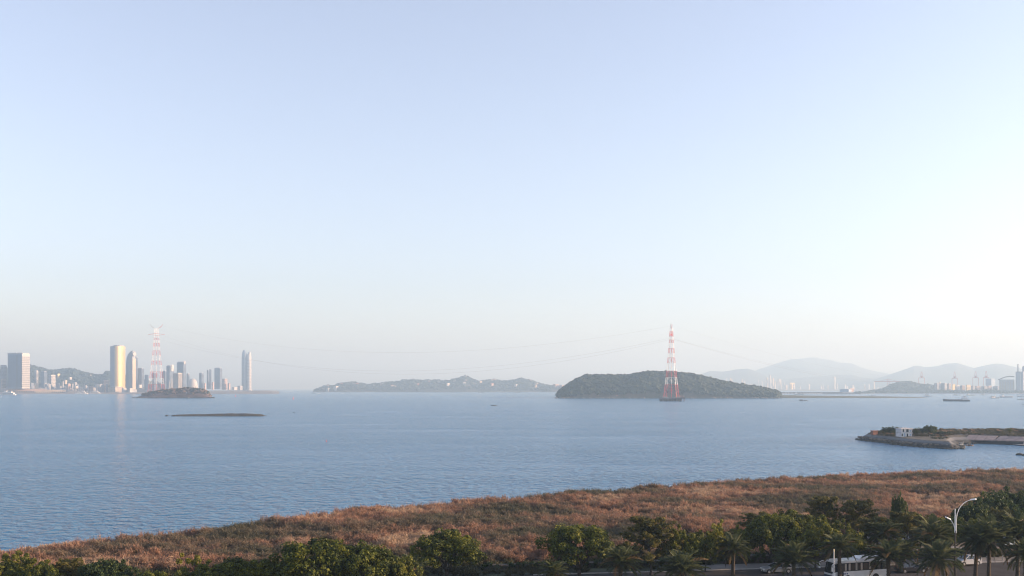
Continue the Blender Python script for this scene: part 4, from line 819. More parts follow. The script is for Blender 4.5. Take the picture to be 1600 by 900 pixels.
BO = [
 (1494, 627, 40, 'barge', 'dark', 'long dark cargo barge with deckhouse toward its right end, largest vessel', PI - .05), (1554, 622.3, 17, 'cabin', 'dark', 'dark launch with bright white cabin, right of the long cargo barge', .2), (1573, 621, 21, 'barge', 'grey', 'grey work barge behind the launch with bright white cabin', 0.1),
 (1450, 619.4, 14, 'cabin', 'grey', 'small grey launch off the tip of the green spit', 0), (1364.5, 618.6, 8, 'cabin', 'grey', 'tiny grey boat behind the green spit, below the wooded port hill', 0), (1255, 626.6, 14, 'sampan', 'dark', 'dark sampan with hooped canopy in open water near the spit', .1),
 (1495, 617.6, 12, 'cabin', 'grey', 'grey boat moored close in behind the long cargo barge', 0), (1517, 617.8, 14, 'barge', 'dark', 'low dark barge moored by the tree-lined shore', .1), (1537, 617.6, 12, 'cabin', 'dark', 'dark boat moored by the tree-lined shore, left of the grey work barge', 0), (1596, 619.6, 14, 'barge', 'grey', 'grey barge moored under the tall port tower at the right edge', 0),
 (1595, 625, 12, 'sampan', 'dark', 'dark open boat near the right edge with raised bow', PI + .1), (1601, 632, 9, 'sampan', 'dark', 'dark boat half cut off by the right edge', PI), (1249, 616.4, 15, 'barge', 'dark', 'dark barge lying behind the spit at the end of the low wharf', 0),
 (12, 617.4, 25, 'ferry', 'white', 'large white ferry at the left picture edge', PI), (-1, 620.6, 8, 'cabin', 'white', 'white bow of a boat entering at the left edge', 0), (128, 615.8, 19, 'ferry', 'white', 'white ferry berthed midway along the town waterfront', .1), (149, 615.3, 18, 'ferry', 'white', 'white ferry with taller decks berthed nearest the golden tower', .1), (162.5, 614.8, 5, 'cabin', 'dark', 'tiny dark launch beside the waterfront ferries', 0),
 (490, 615.2, 5, 'sail', 'dark', 'small dark boat with a mast off the left tip of the far island', 0), (497.5, 614.9, 4, 'cabin', 'white', 'bright white speck of a launch off the far island tip', 0), (535, 614.6, 5, 'cabin', 'white', 'small white launch below the left slope of the far island', 0), (424, 611.6, 9, 'cabin', 'white', 'white boat near the end of the town sea wall', 0),
 (341, 612.8, 6, 'cabin', 'white', 'white launch right of the pylon island', 0), (352, 612.6, 6, 'cabin', 'white', 'second white launch below the pair of grey office towers', 0), (751, 613.8, 8, 'cabin', 'dark', 'dark boat under the middle of the far island shore', 0), (786, 613.8, 6, 'cabin', 'dark', 'small dark boat under the right part of the far island shore', 0), (809, 613.6, 7, 'cabin', 'dark', 'dark boat by the pale strand at the right of the far island', 0),
 (1504, 696.2, 18, 'cabin', 'dark', 'dark junk moored in the notch between islet and bank', .15), (1516.5, 696.6, 9, 'cabin', 'wood', 'little orange wooden boat beside the dark junk', .1), (1495, 694.6, 9, 'sampan', 'grey', 'grey skiff moored behind the dark junk', .3),
]
for a in BO: boat(*a)
def buoy(px, py, h, label):
    Y = yat(py); o = empty('buoy', (xat(px, Y), Y, 0)); k = Y / F; MB().tube((0, 0, -.4), (0, 0, h * k * .3), h * k * .22, h * k * .2, 10).build('float', M['red'], o); MB().tube((0, 0, h * k * .3), (0, 0, h * k), h * k * .10, h * k * .06, 8).build('beacon', M['red'], o); tag(o, label, 'buoy', 'buoys')
buoy(458, 624, 4.5, 'red buoy in open water left of the far island'); buoy(368, 620, 3.5, 'red buoy right of the pylon island'); buoy(510, 690, 3, 'small red buoy in the nearer open water')

# ------------------------------------------------------------------ lattice pylons and the power line
lat_w, lat_r = M['white'], M['red']
def pylon(px, Yp, zb, py_top, w_base, w_top, levels, arm_px, rz, label, horns, bar=.27):
    """levels: pixel rows of the colour changes from the bottom up; sections alternate red and white"""
    x = xat(px, Yp); o = empty('pylon', (x, Yp, zb), rz); k = Yp / F; hs = [0.0] + [zat(q, Yp) - zb for q in levels]; ht = hs[-1]
    def half(z): t = z / ht; return .5 * k * (w_base + (w_top - w_base) * (1 - (1 - min(1, t)) ** 1.35))
    for i in range(len(hs) - 1):
        mb = MB(); z0, z1 = hs[i], hs[i + 1]; a, b = half(z0) * .78, half(z1) * .78; m = lat_r if i % 2 == 0 else lat_w; C0 = [(-a, -a, z0), (a, -a, z0), (a, a, z0), (-a, a, z0)]; C1 = [(-b, -b, z1), (b, -b, z1), (b, b, z1), (-b, b, z1)]
        t = bar * (1.9 - 1.0 * z0 / ht)
        for q in range(4):
            r_ = (q + 1) % 4; mb.tube(C0[q], C1[q], t, t * .92, 5); mb.tube(C1[q], C1[r_], t * .55, t * .55, 4)
            mid = [(C0[q][j] + C0[r_][j]) / 2 for j in range(3)]; mb.tube(C0[q], C1[r_], t * .42, t * .42, 4); mb.tube(C0[r_], C1[q], t * .42, t * .42, 4)
        mb.build('lattice_section', m, o); ms = MB().tube((0, 0, z0), (0, 0, z1), bar * 1.7, bar * 1.7, 6).build('lift_shaft', m, o)
    A = arm_px * k / 2; za = ht * .905; w2 = half(za) * .78; mb = MB()
    for s in (-1, 1):
        for yy in (-w2, w2): mb.tube((0, yy, za + 3), (s * A, 0, za), bar * 1.3, bar * 1.1, 5).tube((0, yy, za - 3.5), (s * A, 0, za), bar * .8, bar * .6, 5)
        for j in range(1, 5): xx = s * A * j / 5; mb.tube((xx, 0, za + 3 * (1 - j / 5)), (xx, 0, za - 3.5 * (1 - j / 5)), bar * .5, bar * .5, 4)
    mb.build('cross_arm', lat_r, o)
    for s in (-1, 1):
        mb = MB(); zt2 = zat(py_top, Yp) - zb; mb.tube((s * half(ht) * .7, 0, ht), (s * horns * k, 0, zt2 - 9), bar * 2.2, bar * 2, 5).tube((s * horns * k * .45, 0, ht), (s * horns * k, 0, zt2 - 9), bar * .7, bar * .7, 5).tube((s * horns * k, 0, zt2 - 9), (s * horns * k * 1.55, 0, zt2), bar * 2.4, bar * 1.6, 5).tube((s * horns * k, 0, zt2 - 9), (s * horns * k * .75, 0, zt2 - 4), bar * .9, bar * .5, 5); mb.build('horn', M['steel'] if s < 0 else lat_r, o)
    tag(o, label, 'pylon'); return Matrix.Translation((x, Yp, zb)) @ Matrix.Rotation(rz, 4, 'Z'), A, za, ht, horns * k * 1.2
YR = 2250; PZ = zat(621.0, YR)
ang = math.atan2(2250 - 3005, xat(1049, 2250) - xat(244.5, 3005))
MR = pylon(1049, YR, PZ, 506, 26, 5.2, [601, 590, 579.5, 567, 559, 552, 544, 536, 531, 526, 518, 513], 25, ang + PI / 2 + .12, 'tall red and white lattice pylon on a pier before the wooded island', 3.2, .28)
YL = 3005
ML_ = pylon(244.5, YL, zat(614, YL), 506.5, 28, 6.2, [600.5, 591, 581, 570, 564, 555.5, 548, 541.5, 536, 531.5, 528, 513], 25, .12, 'tall red and white lattice pylon on the little red-earth island', 6.3, .25)
# the pier: a slab on piles with two small huts
po = empty('pylon_pier', (xat(1050, YR), YR, 0), .06); k = YR / F
MB().box((0, 0, PZ - 1.6), (37 * k, 30, 3.2)).build('deck', M['dark_concrete'], po); pile = MB().tube((0, 0, -2), (0, 0, PZ - 3), 1.15, 1.15, 8).mesh('pile', M['dark_concrete'])
for i in range(9):
    for j in (-1, 1): q = link('pile', pile, po); q.location = ((i - 4) * 4.3 * k, j * 12.5, 0)
MB().box((0, 13.4, (PZ - 3) / 2), (34 * k, .8, PZ - 3)).build('back_wall', M['dark_concrete'], po)
for s in (-1, 1): MB().box((s * 11 * k, -3, PZ + .8), (9 * k, 12, 1.6)).build('footing', M['concrete'], po)
tag(po, 'dark concrete pier on piles carrying the right pylon', 'pier')
for (pp, w, h, lab) in ((1063.2, 3, 4.4, 'tiny pale hut on the pylon pier, the left of two'), (1067, 2.6, 4.0, 'tiny pale hut at the right end of the pylon pier')):
    hx = xat(pp, YR); o = empty('pier_hut', (hx, YR - 6, PZ), .06); MB().box((0, 0, h / 2 * k * .7), (w * k, 4, h * k * .7)).build('wall', pinkc, o); MB().box((0, 0, h * k * .7 + .15), (w * k + .6, 4.6, .3)).build('roof', M['concrete'], o); tag(o, lab, 'hut')
def cable(p0, p1, sag, label, r=.26, n=40):
    pts = [p0.lerp(p1, i / n) - Vector((0, 0, sag * 4 * (i / n) * (1 - i / n))) for i in range(n + 1)]; o = MB().path(pts, r, 4).build('power_cable', M['steel']); tag(o, label, 'power cable')
def tip(P, s, z): return P[0] @ Vector((s, 0, z))
for s, lab in ((-1, 'nearer lower power cable sagging between the two pylons'), (1, 'farther lower power cable sagging between the two pylons')):
    cable(tip(ML_, s * ML_[1] * .96, ML_[2] - 5), tip(MR, s * MR[1] * .96, MR[2] - 8), 92 + s * 4, lab, .09)
cable(tip(ML_, ML_[4], ML_[3] + 8), tip(MR, MR[4], MR[3] + 6), 70, 'upper earth wire strung between the two pylon tops', .09)
E1 = Vector((xat(1432, 5600), 5600, zat(597, 5600)))
cable(tip(MR, -MR[1] * .96, MR[2] - 8), E1 + Vector((-20, 0, 0)), 38, 'thicker power cable running right from the pier pylon to the port hill', .14); cable(tip(MR, MR[1] * .96, MR[2] - 8), E1 + Vector((20, 0, 3)), 36, 'thinner twin power cable running right from the pier pylon', .10)
cable(tip(MR, MR[4], MR[3] + 6), E1 + Vector((0, 0, 25)), 30, 'upper earth wire running right from the pier pylon top', .09)
mk = MB(); Yq = 2948; mk.tube((xat(291, Yq), Yq, 0), (xat(291, Yq), Yq, zat(614, Yq)), 1.1, .9, 8).tube((xat(291, Yq), Yq, zat(614, Yq)), (xat(291, Yq), Yq, zat(613, Yq)), 1.6, .5, 8); o = mk.build('navigation_mark', M['white']); tag(o, 'slim white navigation mark at the foot of the pylon island', 'marker')

# ------------------------------------------------------------------ the far towns
BM = {'glass': mat('blue_curtain_wall', (.09, .13, .20), .45, .0), 'white': mat('white_render', (.40, .395, .39), .8, var=.06, vscale=.02), 'beige': mat('beige_render', (.42, .36, .29), .85, var=.1, vscale=.02), 'pink': mat('pink_render', (.38, .28, .25), .85, var=.1, vscale=.02),
      'grey': mat('grey_render', (.27, .28, .30), .8, var=.1, vscale=.02), 'gold': mat('gold_reflection', (.50, .36, .17), .5, .45), 'yellow': mat('yellow_render', (.60, .47, .22), .85), 'red': mat('red_roof', (.30, .10, .07), .9), 'blue': mat('blue_sheet', (.16, .27, .40), .6), 'slate': mat('slate_roof', (.07, .08, .10), .8)}  # the gold carries the reflected sun in its colour
win_m = mat('far_window', (.045, .055, .075), .25)
class Frame_:
    """local frame at a pixel column: u to the right as seen, v away from the eye"""
    def __init__(s, px, Y): s.x = xat(px, Y); a = math.atan2(s.x, Y); s.u = Vector((math.cos(a), -math.sin(a), 0)); s.v = Vector((math.sin(a), math.cos(a), 0)); s.k = Y / F * math.cos(a); s.o = Vector((s.x, Y, 0))
def face_cells(mb, A, B, n, z0, z1, cols, rows, fw, fh, proud=.35):
    d = B - A; L = d.length; d.normalize(); cw, rh = L / cols, (z1 - z0) / rows
    for i in range(cols):
        for j in range(rows):
            c = A + d * (i + .5) * cw; w, h = cw * fw / 2, rh * fh / 2; z = z0 + (j + .5) * rh; P = [c - d * w, c + d * w]
            q = [(P[0].x, P[0].y, z - h), (P[1].x, P[1].y, z - h), (P[1].x, P[1].y, z + h), (P[0].x, P[0].y, z + h)]; o = n * proud
            mb.add(q + [(a + o.x, b + o.y, c_) for a, b, c_ in q], [(4, 5, 6, 7), (0, 1, 5, 4), (1, 2, 6, 5), (2, 3, 7, 6), (3, 0, 4, 7)])
STY = {'grid': (3.0, 4.2, .55, .6), 'band': (1e9, 4.5, 1.0, .45), 'fin': (3.4, 1e9, .5, .96), 'fine': (2.2, 5.0, .6, .55)}     # px per column, metres... rows handled below
def block(px0, split, px1, ytop, ybase, Y, m, style, label, r=.65, group=None, parapet=True, name='high_rise', cat='building', zb=None, wm_=None, extras=None):
    f = Frame_(split, Y); k = f.k; wl, wr = max(.5, (split - px0) * k / math.cos(r)), max(.5, (px1 - split) * k / math.sin(r)); zt = zat(ytop, Y); zb = max(0.5, zat(ybase, Y)) if zb is None else zb
    dl = -f.u * math.cos(r) + f.v * math.sin(r); dr = f.u * math.sin(r) + f.v * math.cos(r); c0 = Vector((0, 0, 0)); a, b, c = c0 + dl * wl, c0 + dr * wr, c0 + dl * wl + dr * wr
    ctr = (a + b) / 2; o = empty(name, f.o + ctr + Vector((0, 0, zb))); P = [p_ - ctr for p_ in (c0, b, c, a)]; h = zt - zb
    MB().prism([(p_.x, p_.y) for p_ in P], 0, h).build('wall', BM[m], o)
    if style != 'plain':
        mb = MB(); pxr = Y / F
        for (A, B) in ((P[3], P[0]), (P[0], P[1]), (P[1], P[2]), (P[2], P[3])):
            n = Vector(((B - A).y, -(B - A).x, 0)).normalized(); L = (B - A).length
            if style == 'grid': face_cells(mb, A, B, n, h * .05, h * .95, max(1, round(L / (pxr * 2.4))), max(2, round(h / (pxr * 2.4))), .52, .55)
            elif style == 'big': face_cells(mb, A, B, n, h * .04, h * .93, max(2, round(L / (pxr * 3.9))), max(2, round(h / (pxr * 3.1))), .58, .62)
            elif style == 'band': face_cells(mb, A, B, n, h * .03, h * .97, 1, max(2, round(h / (pxr * 1.9))), .96, .5)
            elif style == 'fin': face_cells(mb, A, B, n, h * .03, h * .97, max(2, round(L / (pxr * 1.7))), 1, .5, .98)
        tag(mb.build('window_grid', wm_ or win_m, o), kind='stuff')
    if parapet: 
        pr = max(.8, h * .012); MB().prism([(p_.x * .8, p_.y * .8) for p_ in P], h, h + pr * 2.2, .95).build('roof', BM['grey' if m != 'white' else 'white'], o)
    if extras: extras(o, P, h, f)
    return tag(o, label, cat, group)
# far left: the twin slab, coloured dark for shade and white for sun, and neighbours
def split_face(o, P, h, f):                                          # dark strip paints the shade of the groove; small blocks line the roof
    A, B = P[3], P[0]; n = Vector(((B - A).y, -(B - A).x, 0)).normalized(); g_ = A.lerp(B, .66); d = (B - A).normalized() * 5
    MB().prism([((g_ - d).x + n.x * .4, (g_ - d).y + n.y * .4), ((g_ + d).x + n.x * .4, (g_ + d).y + n.y * .4), ((g_ + d).x - n.x * 2, (g_ + d).y - n.y * 2), ((g_ - d).x - n.x * 2, (g_ - d).y - n.y * 2)], 0, h * .985).build('groove_shade', BM['slate'], o)
    for t in (.06, .2, .34, .5, .78, .92): q = A.lerp(B, t); MB().box((q.x - n.x * 6, q.y - n.y * 6, h + 4), (14, 10, 8)).build('roof_block', BM['grey'], o)
block(12, 33.5, 46.6, 553.5, 607, 5150, 'glass', 'fin', 'broad slab tower with centre groove, shaded side coloured dark blue, at the far left', .62, extras=lambda o, P, h, f: split_face(o, P, h, f), wm_=mat('slab_window', (.04, .06, .10), .4))
def lattice(o, P, h, f):
    pass
f_ = Frame_(33.7, 5142); block(33.9, 34.4, 46.9, 552.8, 607, 5142, 'white', 'big', 'gridded end of the broad slab, coloured white as its sunlit side, with dark windows', .9)
block(0.5, 5.6, 10.8, 571, 607, 5200, 'grey', 'grid', 'shorter tower with a lit right side at the left picture edge'); block(1.6, 2.6, 9.6, 592, 607, 5150, 'beige', 'grid', 'sunlit lower part of the shorter tower at the left edge, coloured cream')  # cream block puts the sunlight on the tower's lower part into colour
# the hazy mid-town blocks before the hill
for a in ((54, 57, 60, 579.5, 607, 6100, 'white', 'band', 'slim pale tower just right of the white gridded tower'), (63.5, 69, 73.8, 580.5, 606, 6000, 'glass', 'band', 'paired pale tower with lit right edge below the hill crest'), (75, 80, 87, 586, 606, 6050, 'white', 'grid', 'broad pale block between the paired tower and cream stub'), (89.3, 90.3, 94, 584, 595, 6300, 'yellow', 'plain', 'small cream stub tower on the hill foot'),
          (100, 102, 105, 594, 600, 5900, 'beige', 'plain', 'tiny beige house on the hill foot right of the cream stub'), (107, 109, 112.5, 589.5, 593, 6150, 'white', 'plain', 'tiny white house high on the hill foot'), (115, 117, 122, 603.5, 607, 5600, 'white', 'plain', 'white cube house behind the waterfront trees'), (138, 141, 146, 604, 611, 5450, 'pink', 'grid', 'pinkish gridded block above the ferries'), (139, 140.5, 143, 586, 604, 6400, 'grey', 'band', 'first of the faint slender towers left of the golden tower'), (146, 147.3, 149, 588, 604, 6400, 'grey', 'band', 'second faint slender tower left of the golden tower'), (154.5, 156, 158, 587, 604, 6450, 'grey', 'band', 'third faint slender tower, nearest the golden tower'), (160, 163, 170, 594.5, 603, 5800, 'pink', 'band', 'peach terraced block left of the golden tower')):
    block(*a)
small = []
for i in range(190):
    px = rng.uniform(47, 172); w = rng.uniform(2.5, 7); Yb = rng.uniform(5480, 6150); hpx = rng.uniform(2.5, 8) if rng.random() < .8 else rng.uniform(8, 15); base = 606 + 27 * F / Yb
    if rng.random() < .14: base -= rng.uniform(2, 9)
    small.append((px, w, Yb, base - hpx, base))
for px, w, Yb, t, bs in small:
    m = rng.choice(('white', 'grey', 'grey', 'beige', 'pink', 'grey', 'glass', 'glass'))
    b_o = block(px - w / 2, px - w * rng.uniform(-.1, .3), px + w / 2, t, bs, Yb, m, 'plain', '%s %s block in the hazy town %s' % ('squat' if bs - t < 4 else 'small mid-height' if bs - t < 8 else 'small tall', {'white': 'white', 'beige': 'cream', 'pink': 'pinkish', 'grey': 'grey', 'glass': 'blue-grey'}[m], 'beside the white gridded tower' if px < 75 else 'behind the long terminal roof' if px < 103 else 'behind the trees left of the ferries' if px < 137 else 'between ferries and golden tower'), rng.uniform(.5, .9), 'small blocks of the waterfront town', name='town_block', zb=max(.5, zat(bs, Yb) - (25 if bs < 612 else 0)))
# terminal building along the quay: low hall with a curved roof on columns
def hall(px0, px1, ytop, ybase, Y, label, m='pink', roofm='white', cols=16):
    f = Frame_((px0 + px1) / 2, Y); W_ = (px1 - px0) * f.k; zt = zat(ytop, Y); a = math.atan2(f.u.y, f.u.x); o = empty('terminal_hall', f.o + Vector((0, 0, .5)), a); D = 46
    MB().box((0, 0, zt * .40), (W_ * .97, D, zt * .8)).build('wall', BM[m], o); n = 14
    MB().loft([[(-W_ / 2 + W_ * i / n, -D * .6, zt * (.8 + .2 * math.sin(math.pi * i / n))), (-W_ / 2 + W_ * i / n, D * .6, zt * (.8 + .2 * math.sin(math.pi * i / n))), (-W_ / 2 + W_ * i / n, D * .6, zt * (.87 + .2 * math.sin(math.pi * i / n))), (-W_ / 2 + W_ * i / n, -D * .6, zt * (.87 + .2 * math.sin(math.pi * i / n)))] for i in range(n + 1)]).build('roof', BM[roofm], o)
    mb = MB()
    for i in range(cols): mb.box((-W_ * .48 + W_ * .96 * (i + .5) / cols, -D / 2 - .4, zt * .3), (W_ * .96 / cols * .6, 1.0, zt * .34))
    tag(mb.build('window_grid', win_m, o), kind='stuff'); tag(o, label, 'building')
hall(6, 74, 606.2, 614.2, 5230, 'long pink ferry terminal with a shallow curved roof on the quay', cols=24); hall(70, 103, 608.4, 614, 5200, 'lower white-roofed hall at the right end of the terminal', 'beige', cols=10); hall(54, 80, 610.8, 614.4, 5120, 'cream waterside shed in front of the terminal', 'beige', 'beige', 8); hall(104, 138, 611, 613.9, 5210, 'low grey quay shed left of the berthed ferries', 'grey', 'grey', 10)
# glass tower; the sun's reflection is put into the gold of its convex face
def golden():
    Y = 5450; f = Frame_(179, Y); k = f.k; zt, zb = zat(540.5, Y), 1.0; h = zt - zb; o = empty('golden_tower', f.o + Vector((0, 0, zb))); P = [f.u * (-7 * k) + f.v * 14 * k]
    P.append(Vector((0, 0, 0))); n = 9
    for i in range(1, n + 1): t = i / n; P.append(f.u * (17 * k * t) + f.v * (13 * k * t * t * .95 - 2.2 * k * math.sin(math.pi * t)))
    P.append(f.u * 9 * k + f.v * 27 * k); pl = [(p_.x, p_.y) for p_ in P]
    MB().prism([pl[0], pl[1], pl[-2], pl[-1]], 0, h - .5).build('core', BM['glass'], o)
    MB().loft([[(*p_, 0) for p_ in pl[1:-1]] + [(p_[0] * .97 + f.v.x * 3, p_[1] * .97 + f.v.y * 3, 0) for p_ in reversed(pl[1:-1])], [(*p_, h) for p_ in pl[1:-1]] + [(p_[0] * .97 + f.v.x * 3, p_[1] * .97 + f.v.y * 3, h) for p_ in reversed(pl[1:-1])]]).build('curved_facade', BM['gold'], o)
    mb = MB(); A = P[1]
    for j in range(26):
        z = h * (j + .5) / 26
        for a, b in zip(P[1:-1], P[2:-1]): 
            nrm = Vector(((b - a).y, -(b - a).x, 0)).normalized() * .4; mb.add([(a.x, a.y, z - .5), (b.x, b.y, z - .5), (b.x, b.y, z + .5), (a.x, a.y, z + .5), (a.x + nrm.x, a.y + nrm.y, z - .5), (b.x + nrm.x, b.y + nrm.y, z - .5), (b.x + nrm.x, b.y + nrm.y, z + .5), (a.x + nrm.x, a.y + nrm.y, z + .5)], [(4, 5, 6, 7), (0, 1, 5, 4), (2, 3, 7, 6)])
    tag(mb.build('floor_band', BM['yellow'], o), kind='stuff'); MB().prism([(p_.x * .7 + f.u.x * 2 * k, p_.y * .7 + f.v.y * 4 * k) for p_ in P], h, h + 5).build('roof', BM['grey'], o)
    tag(o, 'tall glass tower, its convex face coloured gold for the reflected sun', 'building')
golden()
# the curved-top tower beside it
def curved():
    Y = 5520; f = Frame_(207, Y); k = f.k; zb = 1; ht = lambda q: zat(q, Y) - zb; o = empty('curved_tower', f.o + Vector((0, 0, zb)))
    out = [(-10.2, 607.5), (-10.2, 570), (-9.3, 560), (-7, 553.5), (-3.5, 549.5), (0, 547.3), (0, 607.5)]; a = f.v * 16 * k
    MB().loft([[tuple(f.u * x * k * 1.0 - f.v * x * k * .5 + Vector((0, 0, max(0, ht(q))))) for x, q in out], [tuple(f.u * x * k - f.v * x * k * .5 + a + Vector((0, 0, max(0, ht(q))))) for x, q in out]]).build('dark_slab', BM['glass'], o)
    MB().loft([[tuple(f.u * x * k + f.v * y * k + Vector((0, 0, z))) for x, y in ((0.05, -.2), (5.3, 5), (5.3, 18), (0.05, 15))] for z in (0, ht(560))]).build('lit_slab', BM['beige'], o)  # the sunlight on this face is put into the paler colour
    MB().loft([[tuple(f.u * x * k + f.v * y * k + Vector((0, 0, z))) for x, y in ((0.05, 0), (4.3, 4.5), (4.3, 14), (0.05, 14))] for z in (ht(560), ht(549))]).build('upper_slab', BM['grey'], o)
    c = f.u * 2.0 * k + f.v * 1.4 * k + Vector((0, 0, ht(553.2))); MB().tube(c, c - f.v * 8 + f.u * 5, 3.3 * k, 3.1 * k, 18).build('round_sign', BM['white'], o)
    tag(o, 'dark curved-top tower with a pale round crest, right of the golden tower', 'building')
curved()
for a in ((211.8, 213, 215.3, 558.5, 607, 5600, 'glass', 'band', 'narrow blue tower hugging the curved-top tower'), (215.2, 221.2, 225.2, 575.5, 607, 5560, 'glass', 'band', 'mid-rise blue tower with pale right edge left of the pylon'), (171, 180, 193, 604.5, 613.2, 5330, 'beige', 'grid', 'cream podium at the foot of the golden tower'), (190, 193, 198, 607, 613.4, 5300, 'white', 'plain', 'small white block between golden and curved-top tower feet'), (201, 203, 207, 607, 613.3, 5290, 'white', 'plain', 'white quay house below the curved-top tower'), (216, 218, 222, 601.5, 606, 5400, 'white', 'plain', 'white box roof below the mid-rise blue tower'), (198, 205, 214, 608.5, 613, 5310, 'grey', 'plain', 'grey quay shed below the curved-top tower'),
          (226, 228.5, 232, 586, 610, 6000, 'glass', 'band', 'hazy blue block just left of the pylon'), (237, 241, 246, 583, 610, 6100, 'glass', 'band', 'hazy blue block seen through the pylon'), (253, 258, 262, 580, 610, 6000, 'glass', 'band', 'hazy blue block right of the pylon legs'), (260, 265, 272, 571.8, 608, 5800, 'glass', 'band', 'stepped blue tower with a small lit crown right of the pylon'), (266.5, 268, 271.5, 570.2, 580, 5780, 'white', 'plain', 'small lit crown block on the stepped blue tower'), (270.5, 278.5, 285, 583, 607.5, 5600, 'beige', 'fin', 'drum-like cream block before the tall grey tower'), (276.2, 286.4, 290.8, 566, 608, 5900, 'glass', 'band', 'tall grey-blue tower with lit right edge right of the pylon'), (286.8, 288, 289.8, 564.3, 569, 5890, 'white', 'plain', 'pale crown of the tall grey-blue tower'), (291.5, 293.5, 296, 584, 608, 6300, 'grey', 'band', 'faint grey block behind the domed hall'),
          (311, 315, 318.3, 583, 608, 6300, 'glass', 'band', 'dark short tower right of the domed hall'), (318.5, 320, 322, 599, 609, 6300, 'pink', 'plain', 'pinkish low block right of the dark short tower'), (323.2, 325.2, 328, 578.5, 608, 6500, 'glass', 'band', 'left of the two slender twin towers'), (327.2, 329, 330.5, 577.2, 608, 6480, 'glass', 'band', 'right of the two slender twin towers'), (331, 332.5, 334.5, 597, 609, 6500, 'pink', 'plain', 'pinkish low block at the foot of the slender twin towers'), (335, 343.5, 347, 575.3, 608, 6600, 'glass', 'band', 'wide dark blue office tower left of the tall white towers'), (346.5, 351, 355.5, 592, 609, 6700, 'pink', 'grid', 'pinkish mid-rise at the foot of the wide office tower'), (356, 358, 360, 599, 609, 6700, 'pink', 'plain', 'small pinkish block right of the pinkish mid-rise'), (362, 366, 371, 605, 609.5, 6900, 'white', 'plain', 'low pale shed along the sea wall'), (371, 375, 379, 603, 609.5, 7000, 'grey', 'plain', 'low grey block at the foot of the tall white towers'), (300, 304, 309, 606, 610, 6000, 'white', 'plain', 'white low block below the domed hall')):
    block(*a)
def sails():
    Y = 5650; f = Frame_(267, Y); k = f.k; z0 = 2; o = empty('sail_hall', f.o + Vector((0, 0, z0))); h = lambda q: zat(q, Y) - z0
    for i, (x0, x1, tp) in enumerate(((-4, 0, 594), (-1, 5, 588.5), (1, 6.5, 597))):
        MB().loft([[tuple(f.u * (x0 + (x1 - x0) * t) * k + f.v * (i * 9) + Vector((0, 0, max(0, h(tp) * (1 - ((t - .35) / .65) ** 2 if t > .35 else t / .35) * e)))) for t in (0, .12, .25, .35, .5, .65, .8, 1)] for e in (0, 1)] + [[tuple(f.u * (x0 + (x1 - x0) * t) * k + f.v * (i * 9 + 6) + Vector((0, 0, max(0, h(tp) * (1 - ((t - .35) / .65) ** 2 if t > .35 else t / .35))))) for t in (0, .12, .25, .35, .5, .65, .8, 1)]]).build('sail', BM['white'], o)
    tag(o, 'white sail-shaped hall right of the left pylon', 'building')
sails()
def dome(px, w, ytop, ybase, Y, label):
    f = Frame_(px, Y); R_ = w / 2 * f.k; h = zat(ytop, Y) - 2; o = empty('domed_hall', f.o + Vector((0, 0, 2))); rings = []
    for i in range(8):
        t = i / 7; z = h * (.25 + .75 * math.sin(t * PI / 2)); r_ = R_ * (math.cos(t * PI / 2 * .9)); rings.append([(r_ * math.cos(q * .3927), r_ * math.sin(q * .3927), z) for q in range(16)])
    MB().loft(rings).build('roof', BM['white'], o, True); MB().tube((0, 0, 0), (0, 0, h * .25), R_ * 1.02, R_ * 1.02, 20).build('wall', BM['grey'], o); mb = MB()
    for q in range(16): a = q * .3927; mb.box((R_ * 1.02 * math.cos(a), R_ * 1.02 * math.sin(a), h * .13), (.8, R_ * .22, h * .16), a)
    tag(mb.build('window_grid', win_m, o), kind='stuff'); tag(o, label, 'building')
dome(301, 17, 591.5, 608, 5800, 'big pale domed hall behind the pylon island')
# the tall pair of white sail towers at the strait
def strait(px, w, ytop, lean, label, m):
    Y = 7400; f = Frame_(px, Y); k = f.k; h = zat(ytop, Y) - 2; o = empty('sail_tower', f.o + Vector((0, 0, 2))); rings = []
    for i in range(15):
        t = i / 14; s = 1 if t < .8 else math.sqrt(max(.02, 1 - ((t - .8) / .21) ** 2)); sh = (1 - s) * lean * w * .5
        rings.append([tuple(f.u * ((w / 2) * s * math.cos(q * .5236) + sh) * k * 1.05 + f.v * (w * .75) * s * math.sin(q * .5236) * k + Vector((0, 0, h * t))) for q in range(12)])
    MB().loft(rings).build('wall', BM[m], o, True); mb = MB()
    for i in range(1, 27): 
        t = i / 27
        if t > .8: break
        mb.loft([[tuple(f.u * (w / 2 + .06) * math.cos(q * .5236) * k * 1.05 + f.v * (w * .75 + .06) * math.sin(q * .5236) * k + Vector((0, 0, h * t + e))) for q in range(12)] for e in (-.9, .9)], False)
    tag(mb.build('window_grid', win_m, o), kind='stuff'); MB().box((0, 0, 7), (w * 1.25 * k, w * k, 14)).build('podium', BM['white'], o); tag(o, label, 'building')
strait(381.8, 8.2, 547, -.2, 'tallest white sail-topped tower at the strait, the left and higher of the pair', 'glass'); strait(388.9, 7.4, 549.5, .5, 'white lit sail-topped tower at the strait, the right of the pair', 'white')
f = Frame_(390, 6900); o = MB().box(f.o + Vector((0, 0, 5)), (86 * f.k, 10, 10), math.atan2(f.u.y, f.u.x)).build('sea_wall', BM['beige']); tag(o, 'long pale sea wall at the foot of the tall white towers', 'wall')
